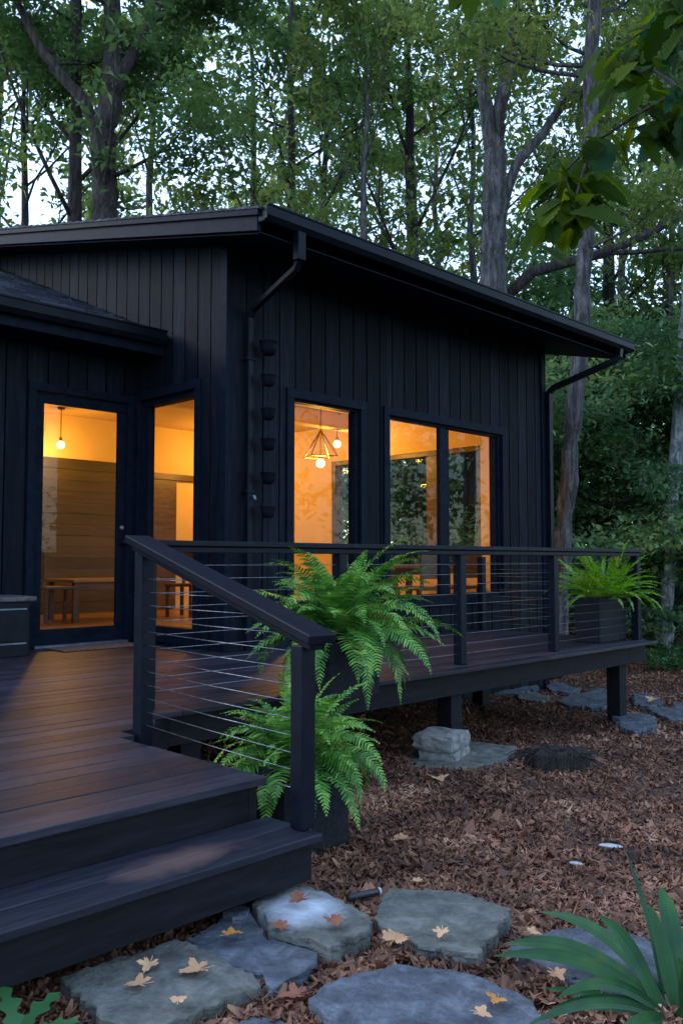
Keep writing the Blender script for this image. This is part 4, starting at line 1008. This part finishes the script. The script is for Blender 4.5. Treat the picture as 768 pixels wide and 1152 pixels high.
def gen_tree(name, label, H, r0, crown0, R, nl, per, lsize, seed, barkm, leafm, loc=(0, 0, 0), layered=False, group=None, lean=(0, 0), flat=.45, crad=.65, elr=(.15, .8), droop=.35):
    if crad == .65: crad = .5; lsize *= 1.25; per = int(per * .72)
    rnd = random.Random(seed); t = thing(name, label, 'tree', loc, group)
    mb = MB(); n = 12; pts = []; rad = []
    x = y = 0
    for i in range(n + 1):
        q = i / n; pts.append((x + lean[0] * q, y + lean[1] * q, H * q - .3 * (i == 0))); rad.append(r0 * (1.25 if i == 0 else 1) * (1 - .85 * q ** 1.1)); x += rnd.uniform(-.09, .09) * H / 14; y += rnd.uniform(-.09, .09) * H / 14
    mb.tube(pts, rad, 12, .06)
    tips = []
    for k in range(nl):
        q = crown0 + (1 - crown0) * (k + rnd.random() * .6) / nl; i = min(n - 1, int(q * n)); f = q * n - i
        p = Vector(pts[i]).lerp(Vector(pts[i + 1]), f)
        u = (q - crown0) / (1 - crown0)
        ln = R * (.55 + .55 * math.sin(PI * min(1, u * .9 + .15))) * rnd.uniform(.75, 1.15) * (1 if u < .85 else .6)
        limb(mb, p, k * 2.4 + rnd.uniform(-.5, .5), rnd.uniform(*elr) + (.35 * u), ln, r0 * .27 * (1 - .7 * q) + .008, rnd, tips, 1)
    mb.build('trunk', barkm, t, smooth=True)
    tips = [tp for tp in tips if rnd.random() < .9]
    C = [(a + rnd.uniform(-.25, .25), b + rnd.uniform(-.25, .25), c + rnd.uniform(-.2, .2)) for a, b, c in tips]
    leafcloud(C, [crad * rnd.uniform(.6, 1.25) for _ in C], per, lsize, seed, flat, 'crown', leafm, t, droop)
    return t
def hero_tree(label, polys, per, lsize, seed, barkm, leafm, limbs=(), crad=.7, group=None):
    rnd = random.Random(seed); base = polys[0][0][0]
    t = thing('tree', label, 'tree', base, group); B_ = Vector(base)
    mb = MB(); tips = []
    for pts, rs in polys:
        P = [Vector(p) - B_ for p in pts]; Q = []; Rr = []
        m_ = len(P) - 1
        for i in range(m_):
            for k in range(4):
                f = k / 4; Q.append(P[i].lerp(P[i + 1], f) + Vector((rnd.uniform(-.02, .02), rnd.uniform(-.02, .02), 0))); Rr.append(rs[0] + (rs[1] - rs[0]) * (i + f) / m_)
        Q.append(P[-1]); Rr.append(rs[1]); mb.tube(Q, Rr, 14, .05)
    for (p, az, el, ln, r) in limbs:
        limb(mb, Vector(p) - B_, az, el, ln, r, rnd, tips, 1)
    mb.build('trunk', barkm, t, smooth=True)
    if tips:
        leafcloud([(a + rnd.uniform(-.3, .3), b + rnd.uniform(-.3, .3), c) for a, b, c in tips], [crad * rnd.uniform(.6, 1.2) for _ in tips], per, lsize, seed, .45, 'crown', leafm, t, base=tuple(B_))
    return t
rr = random.Random(21)
def rl_(pts, n, ln, r):
    out = []
    for i in range(n):
        k = rr.randrange(len(pts) - 1); f = rr.random(); p = Vector(pts[k]).lerp(Vector(pts[k + 1]), f)
        out.append((tuple(p), rr.uniform(0, 6.28), rr.uniform(0, .8), ln * rr.uniform(.7, 1.2), r))
    return out
# left forked tree behind the house
LT = [(8.65, 15.0, -.9), (8.63, 14.98, 7.46), (8.56, 14.91, 9.11), (8.66, 14.75, 9.97), (8.62, 14.7, 11.01), (8.54, 14.68, 12.39), (8.6, 14.7, 16)]
LL = [(8.56, 14.93, 8.9), (8.27, 15.16, 9.71), (7.84, 15.54, 10.4), (7.56, 15.79, 10.92), (7.21, 16.07, 11.87), (6.9, 16.3, 13.5)]
LR = [(8.64, 14.76, 9.9), (8.9, 14.45, 10.66), (9.14, 14.15, 11.35), (9.33, 13.9, 12.04), (9.7, 13.6, 14)]
hero_tree('thick dark trunk forking above the roof at the left', [(LT, (.30, .12)), (LL, (.14, .04)), (LR, (.13, .05))], 60, .15, 5, M['barkd'], M['leafA'],
          rl_(LT[4:], 5, 2.6, .04) + rl_(LL[2:], 4, 2.0, .035) + rl_(LR[2:], 4, 2.0, .035) + [((8.6, 14.95, 8.2), -1.2, .15, 2.4, .05)])
CT = [(12.36, 8.5, -.9), (12.36, 8.5, 5.31), (12.32, 8.48, 6.15), (12.31, 8.43, 6.91), (12.27, 8.39, 7.82)]
C1 = [(12.27, 8.4, 7.7), (12.12, 8.48, 8.74), (12.03, 8.5, 9.5), (11.82, 8.62, 10.72), (11.6, 8.7, 13)]
C2 = [(12.27, 8.4, 7.7), (12.33, 8.26, 8.74), (12.4, 8.11, 9.65), (12.49, 7.93, 10.87), (12.7, 7.7, 13.5)]
C3 = [(12.37, 8.38, 6.7), (12.54, 8.14, 7.6), (12.84, 7.79, 8.13), (13.23, 7.32, 9.04), (13.39, 7.1, 9.81), (13.7, 6.7, 11.2)]
hero_tree('grey forked tree rising just behind the middle of the roof', [(CT, (.25, .20)), (C1, (.14, .06)), (C2, (.14, .06)), (C3, (.10, .04))], 40, .14, 6, M['bark'], M['leafB'],
          rl_(C1[3:], 3, 2.2, .04) + rl_(C2[3:], 3, 2.2, .04) + rl_(C3[3:], 3, 1.8, .035), crad=.6)
BT = [(13.1, 9.6, -.9), (12.9, 9.4, 3.5), (12.7, 8.9, 5.2), (12.95, 8.1, 5.80), (13.85, 7.2, 6.15), (14.4, 6.6, 6.5), (15.2, 5.75, 7.3), (16.2, 4.8, 8.6)]
hero_tree('dark leaning tree whose long bough reaches right above the roof', [(BT, (.13, .045))], 40, .13, 7, M['barkd'], M['leafA'],
          [((13.85, 7.2, 6.15), -1.1, .1, 2.6, .05), ((14.4, 6.6, 6.5), 1.2, .7, 2.2, .045), ((14.9, 6.1, 7.0), -.3, .9, 2.5, .045), ((15.6, 5.3, 7.9), -1.4, .2, 2.2, .04), ((15.8, 5.2, 8.1), .6, .6, 2.4, .04)])
ST = [(12.0, 7.16, -.95), (12.02, 7.14, -.22), (12.03, 7.02, 1.22), (12.07, 6.85, 2.87), (12.09, 6.74, 3.96), (12.08, 6.64, 5.34), (12.07, 6.54, 6.71), (12.05, 6.46, 8.08), (12.03, 6.37, 9.46), (12.02, 6.31, 10.28), (12.0, 6.3, 13)]
hero_tree('slim grey trunk leaning right beyond the house corner', [(ST, (.15, .10))], 40, .13, 8, M['bark'], M['leafB'], rl_(ST[7:], 9, 2.2, .04) + [((12.05, 6.5, 5.6), -.9, .4, 1.6, .025)])
PT = [(14.16, 6.5, -.95), (14.16, 6.4, -.22), (14.16, 6.28, 1.25), (14.18, 6.12, 3.02), (14.19, 6.01, 4.2), (14.2, 5.89, 5.67), (14.19, 5.76, 7.44), (14.3, 5.5, 11)]
PT = [(x * 1.16, y * 1.16, (z - .8) * 1.16 + .8) for x, y, z in PT]
PT[0] = (PT[1][0], PT[1][1], -1.0); PT[1] = (PT[1][0], PT[1][1], -.4)
hero_tree('pale bluish trunk at the right edge of the picture', [(PT, (.15, .10))], 40, .13, 9, M['barkp'], M['leafA'], rl_(PT[6:], 9, 2.4, .04))

TG = 'woodland trees behind the house'
lab = {0: 'tall leafy deep green woodland tree', 1: 'tall yellow green woodland tree', 2: 'broad dark woodland tree', 3: 'slender grey woodland tree', 4: 'low layered bluish understory tree', 5: 'bushy young tree'}
protos = [gen_tree('tree', lab[0], 15, .20, .28, 3.6, 15, 30, .17, 31, M['barkd'], M['leafA'], group=TG),
          gen_tree('tree', lab[1], 14, .16, .30, 3.2, 13, 28, .16, 32, M['bark'], M['leafB'], group=TG),
          gen_tree('tree', lab[2], 17, .26, .25, 4.4, 15, 30, .18, 33, M['barkd'], M['leafA'], group=TG),
          gen_tree('tree', lab[3], 18, .15, .50, 2.8, 12, 28, .16, 34, M['bark'], M['leafB'], group=TG),
          gen_tree('small_tree', lab[4], 5.5, .06, .12, 2.3, 15, 30, .14, 35, M['barkd'], M['leafC'], flat=.16, crad=.7, elr=(-.1, .25), group='understory trees and bushes at the wood edge', droop=.2),
          gen_tree('small_tree', lab[5], 4.0, .05, .05, 1.7, 18, 34, .13, 36, M['barkd'], M['leafA'], flat=.5, crad=.5, elr=(.0, .6), group='understory trees and bushes at the wood edge')]
# position by heading (degrees from +x) and distance, then which kind, scale
places = [
 (62, 19, 2, 1.0, 'broad dark woodland tree behind the left fork, nearest the left edge'), (57.5, 22, 3, 1.05, 'slender grey woodland tree just right of the forked left trunk'), 
 (51, 24, 3, 1.1, 'tall slender woodland tree left of the roof peak'), (47.5, 20, 2, .9, 'broad dark woodland tree above the roof corner'), (45, 22, 0, 1.0, 'deep green woodland tree behind the roof corner'),
 (43, 17, 1, .9, 'yellowing woodland tree right of the roof corner'), (41.9, 26, 1, 1.0, 'yellowing slim tree filling the gap above the middle of the eave'), (39.5, 21, 2, 1.0, 'broad dark woodland tree left of the grey forked tree'), (36, 20, 1, 1.0, 'yellowing woodland tree between the two central trunks'),
 (29.5, 23, 1, .85, 'yellowing woodland tree beyond the house corner'), (27, 23, 2, 1.0, 'broad dark woodland tree right of the slim trunk'),
 (23.5, 21.5, 1, 1.0, 'yellow green woodland tree behind the pale trunk'), (21.5, 22, 1, 1.0, 'yellowing woodland tree at the far right'), (66, 24, 0, 1.1, 'deep green woodland tree at the far left'),
 (70, 20, 1, 1.0, 'yellowing woodland tree beyond the left edge'), (65.2, 21, 0, .95, 'deep green woodland tree filling the gap left of the forked trunk'), (60, 28, 1, 1.25, 'tall yellowing tree in the second row at the left'), 
 (50, 33, 1, 1.1, 'yellowing tree in the second row above the roof'),  (37.5, 29, 0, 1.2, 'deep green tree in the second row behind the grey fork'),
  (27, 30, 0, 1.2, 'deep green tree in the second row at the right'), 
 (18, 24, 0, 1.0, 'deep green woodland tree just outside the right edge'), ]
used = set()
for deg, r, k, sc, lb in places:
    a = math.radians(deg); x, y = r * math.cos(a), r * math.sin(a); rz = rr.uniform(0, 6.28)
    if k not in used:
        used.add(k); o = protos[k]; o.location = (x, y, gz(x, y)); o.rotation_euler = (0, 0, rz); o.scale = (sc,) * 3; o['label'] = lb
    else: copy_tree(protos[k], (x, y, gz(x, y)), rz, sc, lb)
under = [(33.4, 18.0, 4, 1.0, 'low layered bluish tree beyond the end of the deck'), (31.2, 17.5, 4, 1.15, 'layered bluish tree behind the slim grey trunk'), (27.6, 18.5, 4, 1.0, 'layered bluish tree between the slim and the pale trunk'),
 (25.0, 20, 4, 1.2, 'layered bluish tree behind the pale trunk'), (20.5, 20.5, 4, 1.0, 'layered bluish tree at the right edge'), (33.0, 20, 5, 1.4, 'bushy young tree near the house corner'),
 (26.3, 22, 5, 1.3, 'bushy young tree right of the slim trunk'), (36.5, 19.5, 5, 1.3, 'bushy young tree seen through the house windows'), (40, 19, 4, 1.2, 'layered bluish tree seen through the left house window pane'),
 (35.5, 22, 5, 1.8, 'taller bushy tree behind the house corner'), (30.5, 23, 4, 1.6, 'tall layered bluish tree deep in the wood'), (27.8, 25, 5, 1.9, 'tall bushy tree deep in the wood'), (20, 19, 5, 1.4, 'bushy young tree outside the right edge')]
for deg, r, k, sc, lb in under:
    a = math.radians(deg); x, y = r * math.cos(a), r * math.sin(a); rz = rr.uniform(0, 6.28)
    if k not in used:
        used.add(k); o = protos[k]; o.location = (x, y, gz(x, y)); o.rotation_euler = (0, 0, rz); o.scale = (sc,) * 3; o['label'] = lb
    else: copy_tree(protos[k], (x, y, gz(x, y)), rz, sc, lb)
# far woods: a deep band of foliage closing the view low down
C = []; Rd = []
for i in range(900):
    a = math.radians(rr.uniform(8, 80)); r = rr.uniform(42, 58); h = rr.random() ** 1.4 * 9.5
    C.append((r * math.cos(a), r * math.sin(a), h)); Rd.append(rr.uniform(1.2, 2.4))
for i in range(620):  # unseen foliage ring behind the camera, added to block low horizon light
    a = math.radians(rr.uniform(80, 368)); r = rr.uniform(24, 34); h = rr.random() ** 1.2 * 11
    C.append((r * math.cos(a), r * math.sin(a), h)); Rd.append(rr.uniform(1.3, 2.6))
o = leafcloud(C, Rd, 55, .5, 77, .6, 'far_woods', M['leafC'], None); tag(o, 'dark mass of far-off woodland between the trunks, with an unseen ring added behind the camera', 'woods', kind='stuff')
# ground greenery right of the deck
C = []; Rd = []
for i in range(60):
    x, y = rr.uniform(12.6, 16.5), rr.uniform(5.3, 7.6); C.append((x, y, gz(x, y) + .12)); Rd.append(rr.uniform(.12, .25))
o = leafcloud(C, Rd, 40, .10, 78, .6, 'ground_cover', M['grass'], None, droop=-.1); tag(o, 'low bright green ground cover beyond the end of the deck', 'ground cover', kind='stuff')

# branch overhanging the camera's right
ob = thing('overhanging_branch', 'near branch of large toothed leaves hanging in from the upper right', 'branch', (2.27, .87, 2.09))
OB = Vector((2.27, .87, 2.09))
twigs = [[(2.35, .55, 2.12), (2.27, .87, 2.09), (2.27, .95, 2.07), (2.28, 1.08, 2.05), (2.24, 1.20, 1.99), (2.22, 1.29, 1.92), (2.23, 1.36, 1.83)],
         [(2.45, .6, 2.38), (2.36, .90, 2.39), (2.41, 1.0, 2.40), (2.45, 1.10, 2.40), (2.47, 1.22, 2.39)],
         [(2.27, .95, 2.07), (2.32, 1.05, 2.18), (2.34, 1.16, 2.24)], [(2.24, 1.20, 1.99), (2.2, 1.22, 1.86), (2.18, 1.24, 1.76)]]
mb = MB()
for t in twigs: mb.tube([Vector(p) - OB for p in t], [.007 * (1 - .7 * i / (len(t) - 1)) for i in range(len(t))], 6)
sub(mb, 'stem', M['barkd'], ob)
rb = random.Random(4)
def bigleaf(mb, base, dirv, ln, w, nrm, lob=6):
    d = Vector(dirv).normalized(); s = d.cross(nrm); s = s.normalized() if s.length > .05 else Vector((1, 0, 0)); u = s.cross(d).normalized(); b0 = len(mb.v); n = 14
    cur = rb.uniform(.1, .5)
    for i in range(n + 1):
        q = i / n; ww = w * (math.sin(PI * q ** 1.15) ** .75 if 0 < q < 1 else 0) * (1 - .24 * (i % 2 == 0)) + .0005
        c = Vector(base) + d * (ln * q) + Vector((0, 0, -1)) * (cur * ln * q * q)
        for k, h in ((-1, .22), (0, 0), (1, .22)): mb.v.append(tuple(c + s * ww * k + u * ww * h + d * abs(k) * ww * (.3)))
    for i in range(n):
        for k in range(2): mb.f.append((b0 + i * 3 + k, b0 + i * 3 + k + 1, b0 + i * 3 + 4 + k, b0 + i * 3 + 3 + k))
mb = MB()
for t, cnt in zip(twigs, (64, 46, 16, 26)):
    for i in range(cnt):
        k = rb.randrange(1 if len(t) > 4 else 0, len(t) - 1); p = Vector(t[k]).lerp(Vector(t[k + 1]), rb.random()) - OB + Vector((rb.uniform(-.05, .05), rb.uniform(-.05, .05), rb.uniform(-.07, .05)))
        a = rb.uniform(0, 6.28); dv = Vector((math.cos(a), math.sin(a), rb.uniform(-1.3, .05)))
        nr = Vector((rb.uniform(-.8, .3) - .4, rb.uniform(-.6, .3) - .4, 1.0)) if rb.random() < .6 else Vector((-.7, -.7, .3))
        bigleaf(mb, p + Vector((rb.uniform(-.03, .03), rb.uniform(-.03, .03), rb.uniform(-.04, .02))), dv, rb.uniform(.08, .135) * (1.15 if t is twigs[3] else 1), rb.uniform(.024, .036), nr)
sub(mb, 'foliage', M['overleaf'], ob)
ob2 = thing('overhanging_twig', 'small cluster of dark leaves dipping into the picture at the top middle', 'branch', (1.92, 1.34, 2.49)); O2 = Vector((1.92, 1.34, 2.49))
mb = MB(); mb.tube([(0, -.02, .12), (0, 0, 0), (-.02, .02, -.08)], .004, 6); sub(mb, 'stem', M['barkd'], ob2)
mb = MB()
for (p, dv) in (((-.01, .02, -.03), (-.5, .5, -1)), ((-.02, .02, -.06), (.5, -.5, -1)), ((-.01, .0, -.02), (-.2, .6, -.8)), ((0, 0, 0), (.7, -.6, -.6)), ((-.02, .02, -.07), (-.1, .1, -1))):
    bigleaf(mb, p, dv, .125, .03, Vector((-.7, -.7, .4)))
sub(mb, 'foliage', M['overleaf'], ob2)
# a few trees around and behind the viewpoint: they shade the scene and show in the panes
for deg, r, k, sc, lb in ((95, 17, 0, 1, 'deep green tree beside the left wing outside the picture'), (2, 16, 1, 1, 'yellowing tree outside the picture on the right'), (-25, 13, 2, 1, 'broad tree outside the picture behind the mulch')):
    a = math.radians(deg); x, y = r * math.cos(a), r * math.sin(a); copy_tree(protos[k], (x, y, gz(x, y)), rr.uniform(0, 6), sc, lb)

# ------------------------------------------------------------------ light, sky, camera
SUN_EL, SUN_AZ = math.radians(32), math.radians(118)     # azimuth from +x, counter-clockwise
world = bpy.data.worlds.new('World'); scene.world = world; world.use_nodes = True
nt = world.node_tree; nt.nodes.clear()
sky = nt.nodes.new('ShaderNodeTexSky'); sky.sky_type = 'NISHITA'; sky.sun_disc = False; sky.sun_elevation = SUN_EL
sky.sun_rotation = math.radians(90) - SUN_AZ; sky.air_density = 1.0; sky.dust_density = .6; sky.ozone_density = 3.0
bg = nt.nodes.new('ShaderNodeBackground'); bg.inputs[1].default_value = .88
wo = nt.nodes.new('ShaderNodeOutputWorld'); mxs = nt.nodes.new('ShaderNodeMix'); mxs.data_type = 'RGBA'; mxs.inputs[0].default_value = .5; mxs.inputs[7].default_value = (1.2, 1.36, 1.62, 1)
nt.links.new(sky.outputs[0], mxs.inputs[6]); nt.links.new(mxs.outputs[2], bg.inputs[0]); nt.links.new(bg.outputs[0], wo.inputs[0])
sl = bpy.data.lights.new('sun', 'SUN'); sl.energy = 1.0; sl.angle = math.radians(22); sl.color = (1, .97, .93)
so = bpy.data.objects.new('sun', sl); COL.objects.link(so)
dv = Vector((math.cos(SUN_AZ) * math.cos(SUN_EL), math.sin(SUN_AZ) * math.cos(SUN_EL), math.sin(SUN_EL)))
so.rotation_euler = dv.to_track_quat('Z', 'Y').to_euler(); so.location = (-5, -5, 12)

cam = bpy.data.cameras.new('camera'); co = bpy.data.objects.new('camera', cam); COL.objects.link(co)
cam.sensor_fit = 'VERTICAL'; cam.sensor_height = 36; cam.sensor_width = 24; cam.lens = 982 / 1152 * 36; cam.clip_end = 2000; cam.clip_start = .05
hd = math.radians(44.55); pt = math.radians(3.18)
fwd = Vector((math.cos(hd) * math.cos(pt), math.sin(hd) * math.cos(pt), math.sin(pt)))
co.location = (0, 0, .80); co.rotation_euler = fwd.to_track_quat('-Z', 'Y').to_euler()
scene.camera = co
scene.view_settings.view_transform = 'Standard'; scene.view_settings.look = 'None'; scene.view_settings.exposure = 0; scene.view_settings.gamma = 1
c = scene.cycles; c.max_bounces = 7; c.diffuse_bounces = 3; c.glossy_bounces = 3; c.transparent_max_bounces = 10; c.transmission_bounces = 4
c.use_denoising = True; c.sample_clamp_indirect = 6
